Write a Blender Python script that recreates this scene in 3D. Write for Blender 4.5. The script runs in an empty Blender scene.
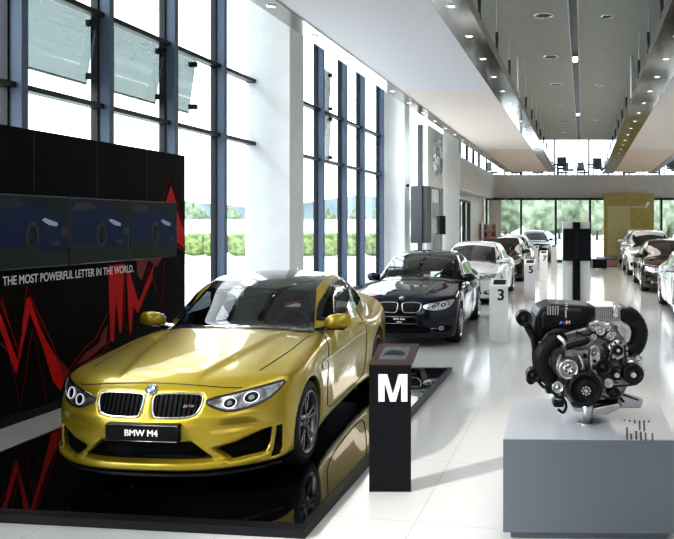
import bpy, bmesh, math, random
import numpy as np
from mathutils import Vector, Matrix
from mathutils.geometry import delaunay_2d_cdt
random.seed(7)
PI = math.pi
SC = bpy.context.scene
COL = SC.collection
SL = 0.1928            # the nave runs along (SL, 1, 0)
DL = math.hypot(SL, 1)
NAVE = math.atan(SL)
F, CX, HY, EYE = 690.0, 450.0, 224.0, 2.0

def nv(x0, y, z=0.0):                 # nave coordinates -> world
    return Vector((x0 + SL*y, y, z))
def px_floor(px, py, z=0.0):
    y = F*(EYE-z)/(py-HY)
    return Vector(((px-CX)*y/F, y, z))
def at(px, py, y):                    # a point of the photo at depth y
    return Vector(((px-CX)*y/F, y, EYE-(py-HY)*y/F))

# ------------------------------------------------------------ materials
def mat(name, col=(.8,.8,.8), rough=.5, metal=0., coat=0., emis=0., ecol=None, spec=.5, alpha=None):
    m = bpy.data.materials.new(name); m.use_nodes = True
    b = m.node_tree.nodes['Principled BSDF']
    b.inputs['Base Color'].default_value = (*col, 1)
    b.inputs['Roughness'].default_value = rough
    b.inputs['Metallic'].default_value = metal
    b.inputs['Coat Weight'].default_value = coat
    b.inputs['Coat Roughness'].default_value = .02
    b.inputs['Specular IOR Level'].default_value = spec
    if emis:
        b.inputs['Emission Color'].default_value = (*(ecol or col), 1)
        b.inputs['Emission Strength'].default_value = emis
    return m
def noisy(m, c1, c2, scale=8., detail=4., bump=0., coords='Object'):
    nt = m.node_tree; b = nt.nodes['Principled BSDF']
    tc = nt.nodes.new('ShaderNodeTexCoord'); n = nt.nodes.new('ShaderNodeTexNoise')
    n.inputs['Scale'].default_value = scale; n.inputs['Detail'].default_value = detail
    r = nt.nodes.new('ShaderNodeValToRGB')
    r.color_ramp.elements[0].color = (*c1, 1); r.color_ramp.elements[1].color = (*c2, 1)
    r.color_ramp.elements[0].position = .35; r.color_ramp.elements[1].position = .65
    nt.links.new(tc.outputs[coords], n.inputs['Vector']); nt.links.new(n.outputs['Fac'], r.inputs['Fac'])
    nt.links.new(r.outputs['Color'], b.inputs['Base Color'])
    if bump:
        bp = nt.nodes.new('ShaderNodeBump'); bp.inputs['Strength'].default_value = bump
        nt.links.new(n.outputs['Fac'], bp.inputs['Height']); nt.links.new(bp.outputs['Normal'], b.inputs['Normal'])
    return m
def glass(name, tint, refl=1.0, rough=0.0, ior=1.45):
    m = bpy.data.materials.new(name); m.use_nodes = True
    nt = m.node_tree; nt.nodes.clear()
    o = nt.nodes.new('ShaderNodeOutputMaterial'); mx = nt.nodes.new('ShaderNodeMixShader')
    t = nt.nodes.new('ShaderNodeBsdfTransparent'); g = nt.nodes.new('ShaderNodeBsdfGlossy')
    fr = nt.nodes.new('ShaderNodeLayerWeight'); fr.inputs['Blend'].default_value = .5
    pw = nt.nodes.new('ShaderNodeMath'); pw.operation = 'POWER'; pw.inputs[1].default_value = 5
    r0 = ((ior-1)/(ior+1))**2
    ma = nt.nodes.new('ShaderNodeMath'); ma.operation = 'MULTIPLY_ADD'; ma.inputs[1].default_value = 1-r0; ma.inputs[2].default_value = r0
    nt.links.new(fr.outputs['Facing'], pw.inputs[0]); nt.links.new(pw.outputs[0], ma.inputs[0])
    mu = nt.nodes.new('ShaderNodeMath'); mu.operation = 'MULTIPLY'; mu.inputs[1].default_value = refl; mu.use_clamp = True
    t.inputs['Color'].default_value = (*tint, 1); g.inputs['Roughness'].default_value = rough
    g.inputs['Color'].default_value = (1, 1, 1, 1)
    nt.links.new(ma.outputs[0], mu.inputs[0]); nt.links.new(mu.outputs[0], mx.inputs[0])
    nt.links.new(t.outputs[0], mx.inputs[1]); nt.links.new(g.outputs[0], mx.inputs[2])
    nt.links.new(mx.outputs[0], o.inputs['Surface'])
    return m

# ------------------------------------------------------------ mesh builder
class MB:
    def __init__(s): s.v = []; s.f = []; s.sm = []
    def add(s, vs, fs, smooth=False, M=None):
        o = len(s.v)
        for p in vs:
            p = Vector(p)
            s.v.append(tuple(M @ p) if M else tuple(p))
        for f in fs: s.f.append(tuple(i+o for i in f)); s.sm.append(smooth)
        return s
    def box(s, a, b, M=None):
        x0,y0,z0 = a; x1,y1,z1 = b
        return s.add([(x0,y0,z0),(x1,y0,z0),(x1,y1,z0),(x0,y1,z0),(x0,y0,z1),(x1,y0,z1),(x1,y1,z1),(x0,y1,z1)],
            [(0,3,2,1),(4,5,6,7),(0,1,5,4),(1,2,6,5),(2,3,7,6),(3,0,4,7)], False, M)
    def prism(s, base, dz):             # polygon of 3-D points pushed along a vector
        n = len(base); d = Vector(dz)
        vs = [Vector(p) for p in base]; vs += [p+d for p in vs[:n]]
        fs = [tuple(range(n))[::-1], tuple(range(n, 2*n))] + [(i,(i+1)%n,n+(i+1)%n,n+i) for i in range(n)]
        return s.add(vs, fs)
    def nbox(s, x0a, x0b, ya, yb, za, zb):   # box following the nave
        p = [nv(x0a,ya,za), nv(x0b,ya,za), nv(x0b,yb,za), nv(x0a,yb,za)]
        return s.prism(p, (0,0,zb-za))
    def tube(s, path, r, n=10, closed=False, cap=True):
        P = [Vector(p) for p in path]; m = len(P)
        rs = r if isinstance(r, (list, tuple)) else [r]*m
        vs = []; up = None
        for i in range(m):
            if closed: t = P[(i+1)%m]-P[i-1]
            else: t = P[min(i+1,m-1)]-P[max(i-1,0)]
            if t.length < 1e-9: t = Vector((0,0,1))
            t.normalize()
            if up is None:
                up = Vector((0,0,1)) if abs(t.z) < .9 else Vector((1,0,0))
            a = t.cross(up)
            if a.length < 1e-6: a = t.orthogonal()
            a.normalize(); b = a.cross(t).normalized(); up = b
            for k in range(n):
                q = 2*PI*k/n
                vs.append(P[i] + rs[i]*(math.cos(q)*a + math.sin(q)*b))
        fs = []
        for i in range(m if closed else m-1):
            j = (i+1) % m
            for k in range(n):
                l = (k+1) % n
                fs.append((i*n+k, i*n+l, j*n+l, j*n+k))
        s.add(vs, fs, True)
        if cap and not closed:
            o = len(s.v)-len(vs)
            s.f.append(tuple(o+k for k in range(n))[::-1]); s.sm.append(False)
            s.f.append(tuple(o+(m-1)*n+k for k in range(n))); s.sm.append(False)
        return s
    def cyl(s, a, b, r, r2=None, n=24):
        return s.tube([a, b], [r, r if r2 is None else r2], n)
    def lathe(s, prof, n=40, M=None, smooth=True):   # profile (x, r) turned about the x axis
        vs = []; m = len(prof)
        for x, r in prof:
            for k in range(n):
                q = 2*PI*k/n; vs.append((x, r*math.cos(q), r*math.sin(q)))
        fs = [(i*n+k, (i+1)*n+k, (i+1)*n+(k+1)%n, i*n+(k+1)%n) for i in range(m-1) for k in range(n)]
        return s.add(vs, fs, smooth, M)
    def ball(s, c, r, n=16, sc=(1,1,1), M=None):
        m = n//2; vs = []; fs = []
        for i in range(m+1):
            t = PI*i/m
            for k in range(n):
                q = 2*PI*k/n
                vs.append((c[0]+r*sc[0]*math.sin(t)*math.cos(q), c[1]+r*sc[1]*math.sin(t)*math.sin(q), c[2]+r*sc[2]*math.cos(t)))
        for i in range(m):
            for k in range(n): fs.append((i*n+k, (i+1)*n+k, (i+1)*n+(k+1)%n, i*n+(k+1)%n))
        return s.add(vs, fs, True, M)
    def mesh(s, name, m):
        me = bpy.data.meshes.new(name); me.from_pydata(s.v, [], s.f); me.update()
        me.polygons.foreach_set('use_smooth', s.sm)
        bm = bmesh.new(); bm.from_mesh(me); bmesh.ops.recalc_face_normals(bm, faces=bm.faces); bm.to_mesh(me); bm.free()
        if m: me.materials.append(m)
        return me
    def build(s, name, m, parent=None, bevel=0., loc=None, seg=2):
        return link(name, s.mesh(name, m), parent, bevel, loc, seg)

def link(name, me, parent=None, bevel=0., loc=None, seg=2):
    o = bpy.data.objects.new(name, me); COL.objects.link(o)
    if parent: o.parent = parent
    if loc is not None: o.location = loc
    if bevel:
        b = o.modifiers.new('bevel', 'BEVEL'); b.width = bevel; b.segments = seg; b.limit_method = 'ANGLE'
        b.harden_normals = False
    return o
def tag(o, label, cat, group=None, kind=None):
    if label: o['label'] = label
    if cat: o['category'] = cat
    if group: o['group'] = group
    if kind: o['kind'] = kind
    return o
def empty(name, label, cat, loc=(0,0,0), rz=0., group=None):
    o = bpy.data.objects.new(name, None); COL.objects.link(o); o.empty_display_size = .2
    o.location = loc; o.rotation_euler = (0,0,rz)
    return tag(o, label, cat, group)
def struct(o):
    o['kind'] = 'structure'; return o
KIDS = {}
def copy_tree(o, parent=None, swap=None):
    c = o.copy(); COL.objects.link(c)
    if parent: c.parent = parent
    if swap and c.type == 'MESH' and c.data.materials and c.data.materials[0] in swap:
        key = (c.data.name, swap[c.data.materials[0]].name)
        if key not in KIDS:
            d = c.data.copy(); d.materials[0] = swap[c.data.materials[0]]; KIDS[key] = d
        c.data = KIDS[key]
    for ch in [x for x in COL.objects if x.parent is o]: copy_tree(ch, c, swap)
    return c
def text_mesh(txt, size, bold=0.0, align='CENTER', extrude=.0, spacing=1.0, shear=0., xscale=1.0):
    cu = bpy.data.curves.new('lettering', 'FONT'); cu.body = txt; cu.size = size
    cu.align_x = align; cu.align_y = 'BOTTOM_BASELINE' if False else 'CENTER'
    cu.extrude = extrude; cu.space_character = spacing; cu.shear = shear; cu.resolution_u = 6
    o = bpy.data.objects.new('lettering', cu); COL.objects.link(o)
    dg = bpy.context.evaluated_depsgraph_get(); dg.update()
    me = bpy.data.meshes.new_from_object(o.evaluated_get(dg))
    bpy.data.objects.remove(o); bpy.data.curves.remove(cu)
    for v in me.vertices: v.co.x *= xscale
    if bold:
        bm = bmesh.new(); b2 = bmesh.new()
        for kk, (dx, dy) in enumerate(((-1,0),(1,0),(0,.6),(0,-.6),(-.7,.5),(.7,.5),(-.7,-.5),(.7,-.5))):
            m2 = me.copy(); m2.transform(Matrix.Translation((dx*bold, dy*bold, -.00012*(kk+1)))); bm.from_mesh(m2); bpy.data.meshes.remove(m2)
        bm.from_mesh(me); bm.to_mesh(me); bm.free(); b2.free()
    return me
def frame_matrix(o, ax, up):
    ax = Vector(ax).normalized(); up = Vector(up).normalized(); n = ax.cross(up).normalized(); up = n.cross(ax)
    M = Matrix.Identity(4)
    for i in range(3): M[i][0] = ax[i]; M[i][1] = up[i]; M[i][2] = n[i]; M[i][3] = o[i]
    return M
def put_text(name, txt, size, m, M, parent=None, **kw):
    me = text_mesh(txt, size, **kw); me.transform(M); me.materials.clear(); me.materials.append(m)
    return link(name, me, parent)

# ------------------------------------------------------------ smooth curves, implicit solids
class Curve1:
    def __init__(s, pts):
        s.x = np.array([p[0] for p in pts], float); s.y = np.array([p[1] for p in pts], float)
        h = np.diff(s.x); d = np.diff(s.y)/h; m = np.zeros(len(s.x)); m[0] = d[0]; m[-1] = d[-1]
        for i in range(1, len(s.x)-1):
            if d[i-1]*d[i] > 0:
                w1 = 2*h[i]+h[i-1]; w2 = h[i]+2*h[i-1]; m[i] = (w1+w2)/(w1/d[i-1]+w2/d[i])
        s.m = m
    def __call__(s, q):
        q = np.clip(q, s.x[0], s.x[-1]); i = np.clip(np.searchsorted(s.x, q)-1, 0, len(s.x)-2)
        h = s.x[i+1]-s.x[i]; t = (q-s.x[i])/h
        return ((2*t**3-3*t**2+1)*s.y[i] + (t**3-2*t**2+t)*h*s.m[i] + (-2*t**3+3*t**2)*s.y[i+1] + (t**3-t**2)*h*s.m[i+1])
def smax(a, b, k):
    h = np.maximum(k-np.abs(a-b), 0)/k; return np.maximum(a, b)+h*h*k*.25
def smin(a, b, k): return -smax(-a, -b, k)
def sig(x): return 1/(1+np.exp(-np.clip(x, -40, 40)))
def grad(f, P, e=1e-3):
    g = np.empty_like(P)
    for i in range(3):
        d = np.zeros(3); d[i] = e
        A = P+d; B = P-d
        g[:, i] = (f(A[:,0],A[:,1],A[:,2])-f(B[:,0],B[:,1],B[:,2]))/(2*e)
    return g
def nets(f, lo, hi, h):
    xs = [np.arange(lo[i], hi[i]+h, h) for i in range(3)]
    X, Y, Z = np.meshgrid(*xs, indexing='ij'); V = f(X, Y, Z); S = V < 0
    n = V.shape
    cs = np.zeros((n[0]-1, n[1]-1, n[2]-1), int)
    for a in (0,1):
        for b in (0,1):
            for c in (0,1): cs += S[a:n[0]-1+a, b:n[1]-1+b, c:n[2]-1+c]
    act = (cs > 0) & (cs < 8); idx = -np.ones(act.shape, int); I = np.argwhere(act); idx[act] = np.arange(len(I))
    acc = np.zeros((len(I), 3)); cnt = np.zeros(len(I))
    offs = [(0,0,0),(1,0,0),(0,1,0),(1,1,0),(0,0,1),(1,0,1),(0,1,1),(1,1,1)]
    for p in range(8):
        for q in range(p+1, 8):
            d = [offs[q][i]-offs[p][i] for i in range(3)]
            if sum(abs(t) for t in d) != 1: continue
            A = I+offs[p]; B = I+offs[q]
            va = V[A[:,0],A[:,1],A[:,2]]; vb = V[B[:,0],B[:,1],B[:,2]]
            k = (va < 0) != (vb < 0); t = np.where(k, va/np.where(k, va-vb, 1), 0)
            acc += np.where(k[:,None], A+t[:,None]*np.array(d), 0); cnt += k
    P = np.array(lo)+h*acc/cnt[:,None]; P0 = P.copy()
    for _ in range(3):
        g = grad(f, P); v = f(P[:,0], P[:,1], P[:,2]); st = -(v/np.maximum((g*g).sum(1), .05))[:,None]*g
        P = P0+np.clip(P+st-P0, -.6*h, .6*h)
    faces = []
    for ax in range(3):
        sl0 = [slice(None)]*3; sl1 = [slice(None)]*3; sl0[ax] = slice(0, -1); sl1[ax] = slice(1, None)
        A = S[tuple(sl0)]; B = S[tuple(sl1)]; E = np.argwhere(A != B)
        o1, o2 = [(1,2),(2,0),(0,1)][ax]
        E = E[(E[:,o1] > 0) & (E[:,o2] > 0) & (E[:,o1] < n[o1]-1) & (E[:,o2] < n[o2]-1)]
        def c(a, b):
            Q = E.copy(); Q[:,o1] -= a; Q[:,o2] -= b; return idx[Q[:,0],Q[:,1],Q[:,2]]
        q = np.stack([c(1,1), c(0,1), c(0,0), c(1,0)], 1)
        inside = S[E[:,0],E[:,1],E[:,2]]
        q = np.where(inside[:,None], q, q[:,::-1]); faces.append(q)
    return P, np.concatenate(faces)
def inpoly(a, b, poly):
    r = np.zeros(a.shape, bool); n = len(poly)
    for i in range(n):
        x1, y1 = poly[i]; x2, y2 = poly[(i+1) % n]
        if y1 == y2: continue
        k = ((y1 > b) != (y2 > b)) & (a < (x2-x1)*(b-y1)/(y2-y1)+x1); r ^= k
    return r
def chaikin(p, n=2, closed=True):
    for _ in range(n):
        q = []; m = len(p)
        for i in range(m if closed else m-1):
            a, b = p[i], p[(i+1) % m]
            q += [(.75*a[0]+.25*b[0], .75*a[1]+.25*b[1]), (.25*a[0]+.75*b[0], .25*a[1]+.75*b[1])]
        if not closed: q = [p[0]]+q+[p[-1]]
        p = q
    return p
def resamp(p, h, closed=True):
    q = []; m = len(p)
    for i in range(m if closed else m-1):
        a, b = p[i], p[(i+1) % m]; d = math.hypot(a[0]-b[0], a[1]-b[1]); k = max(1, int(math.ceil(d/h)))
        q += [(a[0]+(b[0]-a[0])*t/k, a[1]+(b[1]-a[1])*t/k) for t in range(k)]
    if not closed: q.append(p[-1])
    return q
def inset(p, d):
    A = sum(p[i][0]*p[(i+1)%len(p)][1]-p[(i+1)%len(p)][0]*p[i][1] for i in range(len(p)))
    s = 1 if A > 0 else -1; q = []; n = len(p)
    for i in range(n):
        a, b, c = p[i-1], p[i], p[(i+1) % n]
        e1 = Vector((b[0]-a[0], b[1]-a[1])); e2 = Vector((c[0]-b[0], c[1]-b[1]))
        if e1.length < 1e-9 or e2.length < 1e-9: q.append(b); continue
        e1.normalize(); e2.normalize()
        n1 = Vector((-e1.y, e1.x))*s; n2 = Vector((-e2.y, e2.x))*s; m = n1+n2
        if m.length < .2: m = n1
        m.normalize(); k = d/max(.4, m.dot(n1)); q.append((b[0]+m.x*k, b[1]+m.y*k))
    return q
AXES = {'front': (0, 2, 1, -.5, 1.6), 'rear': (0, 2, 1, 5.3, 3.2), 'side': (1, 2, 0, 1.3, .1), 'top': (0, 1, 2, 2.1, .35)}
def project(f, pts, axis, eps=.004):
    a, b, c, s0, s1 = AXES[axis]; pts = np.array(pts, float); n = len(pts); N = 110
    P = np.zeros((n, N, 3)); P[:,:,a] = pts[:,0:1]; P[:,:,b] = pts[:,1:2]
    t = np.linspace(s0, s1, N); P[:,:,c] = t[None]
    V = f(P[...,0], P[...,1], P[...,2])-eps; neg = V < 0
    k = np.where(neg.any(1), neg.argmax(1), N-1); k = np.maximum(k, 1)
    lo = t[k-1].copy(); hi = t[k].copy(); Q = np.zeros((n, 3)); Q[:,a] = pts[:,0]; Q[:,b] = pts[:,1]
    for _ in range(16):
        m = (lo+hi)/2; Q[:,c] = m; v = f(Q[:,0], Q[:,1], Q[:,2])-eps; ins = v < 0
        hi = np.where(ins, m, hi); lo = np.where(ins, lo, m)
    Q[:,c] = (lo+hi)/2
    return Q
def patch_mesh(f, poly, axis, m, eps=.004, h=.03, hole=None, mirror=False, name='patch', thick=0., push=0.):
    b = resamp(poly, h); vs = [Vector(p) for p in b]; ed = [(i, (i+1) % len(b)) for i in range(len(b))]
    if hole:
        hb = resamp(hole, h); o = len(vs); vs += [Vector(p) for p in hb]; ed += [(o+i, o+(i+1) % len(hb)) for i in range(len(hb))]
    xs = [p[0] for p in poly]; ys = [p[1] for p in poly]
    gx, gy = np.meshgrid(np.arange(min(xs), max(xs), h), np.arange(min(ys), max(ys), h))
    G = np.stack([gx.ravel(), gy.ravel()], 1); sel = inpoly(G[:,0], G[:,1], inset(poly, h*.35))
    if hole: sel &= ~inpoly(G[:,0], G[:,1], hole)
    vs += [Vector(p) for p in G[sel]]
    r = delaunay_2d_cdt(vs, ed, [], 1, 1e-5)
    V2 = [tuple(v) for v in r[0]]; fs = [tuple(x) for x in r[2]]
    if len(V2) < 3: return None
    A = np.array(V2)
    if fs:
        ce = np.array([[sum(V2[i][0] for i in q)/len(q), sum(V2[i][1] for i in q)/len(q)] for q in fs])
        ok = inpoly(ce[:,0], ce[:,1], poly)
        if hole: ok &= ~inpoly(ce[:,0], ce[:,1], hole)
        fs = [q for q, k in zip(fs, ok) if k]
    Q = project(f, A, axis, eps)
    if push:
        Q[:, AXES[axis][2]] += push
    if mirror: Q[:,0] *= -1
    mb = MB(); mb.add([tuple(q) for q in Q], fs, True)
    me = mb.mesh(name, m)
    # outward facing
    c = AXES[axis][2]; want = -1 if axis == 'front' else 1
    if axis == 'side' and mirror: want = -1
    tot = sum(p.normal[c]*p.area for p in me.polygons)
    if tot*want < 0: me.flip_normals()
    return me
def flip_x(me):
    me = me.copy()
    for v in me.vertices: v.co.x *= -1
    me.flip_normals(); return me
# ------------------------------------------------------------ shared materials
M_gold = mat('gold_paint', (.42,.31,.020), .32, .55, coat=.75)
M_navy = mat('blue_black_paint', (.004,.006,.018), .5, 0., coat=1., spec=0.)
M_white = mat('white_paint', (.78,.79,.80), .25, 0., coat=1.)
M_brown = mat('dark_brown_paint', (.022,.014,.010), .5, 0., coat=1., spec=0.)
M_silver = mat('silver_paint', (.50,.50,.50), .3, .6, coat=1.)
M_black = mat('black_plastic', (.008,.008,.009), .45)
M_gloss = mat('gloss_black', (.004,.004,.005), .08, coat=1.)
M_carbon = mat('carbon_roof', (.010,.010,.011), .15, coat=1.)
M_mesh = mat('grille_mesh', (.004,.004,.004), .6, spec=.12)
M_platem = mat('black_plate', (.005,.005,.006), .3, spec=.15)
M_tire = mat('tyre_rubber', (.012,.012,.012), .7)
M_rim = mat('dark_alloy', (.20,.20,.21), .28, 1.)
M_rims = mat('silver_alloy', (.55,.55,.57), .25, 1.)
M_chrome = mat('chrome', (.75,.75,.76), .12, 1.)
M_disc = mat('brake_steel', (.22,.22,.23), .35, 1.)
M_blue = mat('caliper_blue', (.02,.06,.45), .4)
M_lamp = mat('lamp_clear', (.42,.43,.45), .12, .75, coat=1.)
M_lampd = noisy(mat('lamp_reflector', (.5,.5,.5), .16, .9, coat=1.), (.25,.25,.26), (.85,.85,.87), 16, 2.)
M_led = mat('lamp_ring', (.85,.87,.9), .2, 0, emis=.25)
M_red = mat('tail_lamp', (.45,.01,.01), .2, coat=1.)
M_amber = mat('amber', (.8,.22,.02), .3)
M_bwhite = mat('badge_white', (.85,.85,.85), .3)
M_bblue = mat('badge_blue', (.02,.16,.55), .3)
M_mblue = mat('stripe_light_blue', (.05,.30,.75), .4)
M_mnavy = mat('stripe_navy', (.02,.03,.25), .4)
M_mred = mat('stripe_red', (.75,.02,.02), .4)
M_leather = mat('seat_leather', (.07,.075,.085), .5)
M_cabin = mat('cabin_black', (.012,.012,.014), .6)
M_mirrorglass = mat('mirror_glass', (.5,.52,.55), .03, 1.)
G_wind = glass('windscreen_glass', (.42,.46,.46), 1.7, 0., 1.5); G_side = glass('side_window_glass', (.22,.24,.24), .9, 0., 1.5)
G_dark = mat('dark_car_glass', (.012,.014,.016), .03, 0., spec=.8, coat=.5)
M_letter = mat('white_lettering', (.85,.85,.85), .5)

# ------------------------------------------------------------ implicit car bodies
def polydist(a, b, poly):
    d = np.full(a.shape, 9.)
    for i in range(len(poly)):
        (x1, y1), (x2, y2) = poly[i], poly[(i+1) % len(poly)]; ex, ey = x2-x1, y2-y1
        t = np.clip(((a-x1)*ex+(b-y1)*ey)/max(ex*ex+ey*ey, 1e-12), 0, 1)
        d = np.minimum(d, np.hypot(a-x1-t*ex, b-y1-t*ey))
    return np.where(inpoly(a, b, poly), -d, d)
def make_field(s):
    T0 = Curve1(s['hood']); W = Curve1(s['plan']); sec = Curve1(s['section']); pf = Curve1(s['nose'])
    TR = Curve1(s['roof']); GB = Curve1(s['gh_base']); L = s['L']; pr = Curve1(s['tail'])
    va, vb = s['axles']; R = s['arch']; zw = s['rw']; B = s.get('floor', .15); na, nb = s.get('nosecurve', (.54, 2.95))
    tum = s.get('tumble', .45); zb = s.get('belt', .95); crown = s.get('crown', .085); fl = s.get('flare', .02)
    vk = s.get('gouge', True); M4 = s.get('m4', False)
    fp = s.get('front_holes', [])
    def f(u, v, z):
        u = np.abs(u)
        top = T0(v) - crown*(u/.9)**2.6
        uc = .28+.27*np.clip((v-.1)/1.35, 0, 1)
        top = top + s.get('dome', .012)*sig((uc-u)/.014)*sig((v-.22)/.05)*sig((1.55-v)/.05)
        top = top - .13*sig((v-3.05)/.22)*(u/.9)**2.6
        ft = z-top
        ra = np.sqrt((v-va)**2+(z-zw)**2); rb = np.sqrt((v-vb)**2+(z-zw)**2)
        side = W(v)-sec(z)
        side = side + fl*np.exp(-np.maximum(ra-R, 0)**2/.006) + fl*np.exp(-np.maximum(rb-R, 0)**2/.008)
        zc = s.get('crease', .76)+.035*(v-1)/3
        side = side + .010*sig((z-zc+.0)/.010)*sig((.10-(z-zc))/.03)*sig((v-1.1)/.1)
        fs = u-side
        ff = pf(z)+na*u**nb - v
        for (poly, dep) in fp:      # recesses in the nose
            k = (v < .75) & (z > min(p[1] for p in poly)-.05) & (z < max(p[1] for p in poly)+.05)
            if k.any():
                d = polydist(u[k], z[k], poly); t = np.zeros(u.shape); t[k] = dep*sig(-d/.0045); ff = ff+t
        if M4:   # lower corners pulled forward under the lamps, cut by slanting blades
            ff = ff + .035*np.exp(-((z-.50)/.035)**2)*np.exp(-((u-.62)/.22)**2)
            ff = ff - .022*np.exp(-((z-.58)/.03)**2)*np.exp(-((u-.60)/.22)**2)
        fr = v-(L-pr(z)-.30*u**3)
        lo = smax(smax(fs, ft, s.get('shoulder', .10)), smax(ff, fr, .02), s.get('cornr', .07))
        lo = smax(lo, (B+.065*sig((1.0-v)/.15) if M4 else B)-z, .03)
        vv = v - .22*(u/.6)**2*np.tanh((2.75-v)/.6)
        gt = z-(TR(vv)-.045*(u/.6)**2)
        gs = u-(GB(v)-tum*(z-zb)-.25*np.maximum(z-zb-.28, 0))
        g = smax(smax(smax(gt, gs, .07), .75-z, .02), 1.0-v, .02)
        r = smin(lo, g, .045)
        cut = np.maximum(np.minimum(ra, rb)-R, .52-u)
        r = smax(r, -cut, .012)
        return r
    return f

def wheel_meshes(R, rim_r, w, style, rm):
    t = MB(); pr = [(-w/2+.012, rim_r), (-w/2, rim_r+.02), (-w/2, R-.045), (-w/2+.02, R-.008), (-w/2+.05, R), (w/2-.05, R), (w/2-.02, R-.008), (w/2, R-.045), (w/2+.002, rim_r+.025), (w/2-.008, rim_r), (w/2-.03, rim_r-.012)]
    t.lathe(pr, 56)
    r = MB()
    r.lathe([(w/2-.006, rim_r+.006), (w/2+.002, rim_r-.002), (w/2-.004, rim_r-.016), (w/2-.05, rim_r-.03), (-w/2+.02, rim_r-.035)], 56)
    sp = MB(); x0 = w/2-.018
    def blade(a, r0, r1, w0, w1, da=0., lift=0.):
        c, s_ = math.cos(a), math.sin(a); c2, s2 = math.cos(a+da), math.sin(a+da)
        def P(r_, t_, x, c, s_): return (x, r_*c - t_*s_, r_*s_ + t_*c)
        vs = [P(r0,-w0,x0-.012,c,s_),P(r0,w0,x0-.012,c,s_),P(r1,w1,x0,c2,s2),P(r1,-w1,x0,c2,s2),
              P(r0,-w0,x0-.045,c,s_),P(r0,w0,x0-.045,c,s_),P(r1,w1,x0-.03,c2,s2),P(r1,-w1,x0-.03,c2,s2)]
        sp.add(vs, [(0,1,2,3),(4,7,6,5),(0,4,5,1),(1,5,6,2),(2,6,7,3),(3,7,4,0)])
    if style == 'double':
        for k in range(5):
            a = 2*PI*k/5+.3
            blade(a-.16, .05, rim_r-.012, .013, .010, -.02); blade(a+.16, .05, rim_r-.012, .013, .010, .02)
            blade(a, .05, .10, .02, .006)
    elif style == 'multi':
        for k in range(15): blade(2*PI*k/15, .05, rim_r-.012, .011, .009)
    else:
        for k in range(5): blade(2*PI*k/5+.3, .05, rim_r-.012, .038, .022)
    sp.lathe([(x0-.05, .07), (x0-.006, .066), (x0+.002, .05), (x0+.002, .034)], 30)
    cap = MB(); cap.lathe([(x0-.002, .035), (x0+.006, .032), (x0+.008, 0.0001)], 24)
    d = MB(); d.lathe([(w/2-.09, .09), (w/2-.09, rim_r-.05), (w/2-.11, rim_r-.05), (w/2-.11, .09)], 48)
    ca = MB()
    pts = []
    for k in range(9):
        a = -.45+.9*k/8; pts.append(a)
    rr0, rr1 = rim_r-.10, rim_r-.035
    vs = []; fs = []
    for a in pts:
        for (x, q) in ((w/2-.065, rr0), (w/2-.065, rr1), (w/2-.13, rr1), (w/2-.13, rr0)): vs.append((x, q*math.cos(a), q*math.sin(a)))
    for i in range(8):
        for k in range(4): fs.append((i*4+k, i*4+(k+1)%4, (i+1)*4+(k+1)%4, (i+1)*4+k))
    fs += [(3,2,1,0), (32,33,34,35)]
    ca.add(vs, fs)
    return dict(rim=r.mesh('rim', rm), tyre=t.mesh('tyre', M_tire), spokes=sp.mesh('spokes', rm), hub_cap=cap.mesh('hub_cap', M_gloss),
                brake_disc=d.mesh('brake_disc', M_disc), brake_caliper=ca.mesh('brake_caliper', M_blue if style == 'double' else M_disc))

def roundel(parent, C, n, up, r):
    """round badge: black ring, silver edge, blue and white quarters, standing on a surface"""
    n = Vector(n).normalized(); up = Vector(up); ax = up.cross(n).normalized(); up = n.cross(ax).normalized()
    M = Matrix.Identity(4)
    for i in range(3): M[i][0] = n[i]; M[i][1] = ax[i]; M[i][2] = up[i]; M[i][3] = C[i]
    b = MB(); b.lathe([(-.1*r, r), (.06*r, r), (.12*r, .93*r), (.10*r, .62*r), (.08*r, 0.001)], 40, M)
    badge = b.build('badge', M_gloss, parent)
    e = MB(); e.lathe([(-.1*r, r*1.04), (.10*r, r*1.04), (.14*r, r*.97), (.1*r, r*.93)], 40, M); e.lathe([(.09*r, .66*r), (.16*r, .63*r), (.12*r, .58*r)], 40, M)
    e.build('badge_rim', M_chrome, badge)
    for nm, mm, ks in (('white_quarter', M_bwhite, (0, 2)), ('blue_quarter', M_bblue, (1, 3))):
        for k in ks:
            q = MB(); vs = [(.13*r, 0, 0)]
            for i in range(9):
                a = PI/2*k+PI/2*i/8; vs.append((.13*r, .6*r*math.cos(a), .6*r*math.sin(a)))
            q.add(vs, [tuple(range(len(vs)))], False, M); q.build(nm, mm, badge)
    # BMW letters round the ring
    for ch, ang in (('B', 35), ('M', 0), ('W', -35)):
        a = math.radians(90+ang); me = text_mesh(ch, r*.34, bold=r*.008)
        T = M @ Matrix(((0,0,1,.135*r),(1,0,0,0),(0,1,0,0),(0,0,0,1))) @ Matrix.Translation((.79*r*math.cos(a), .79*r*math.sin(a), 0)) @ Matrix.Rotation(a-PI/2, 4, 'Z')
        me.transform(T); me.materials.clear(); me.materials.append(M_bwhite); link('lettering', me, badge)
    return badge

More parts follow.
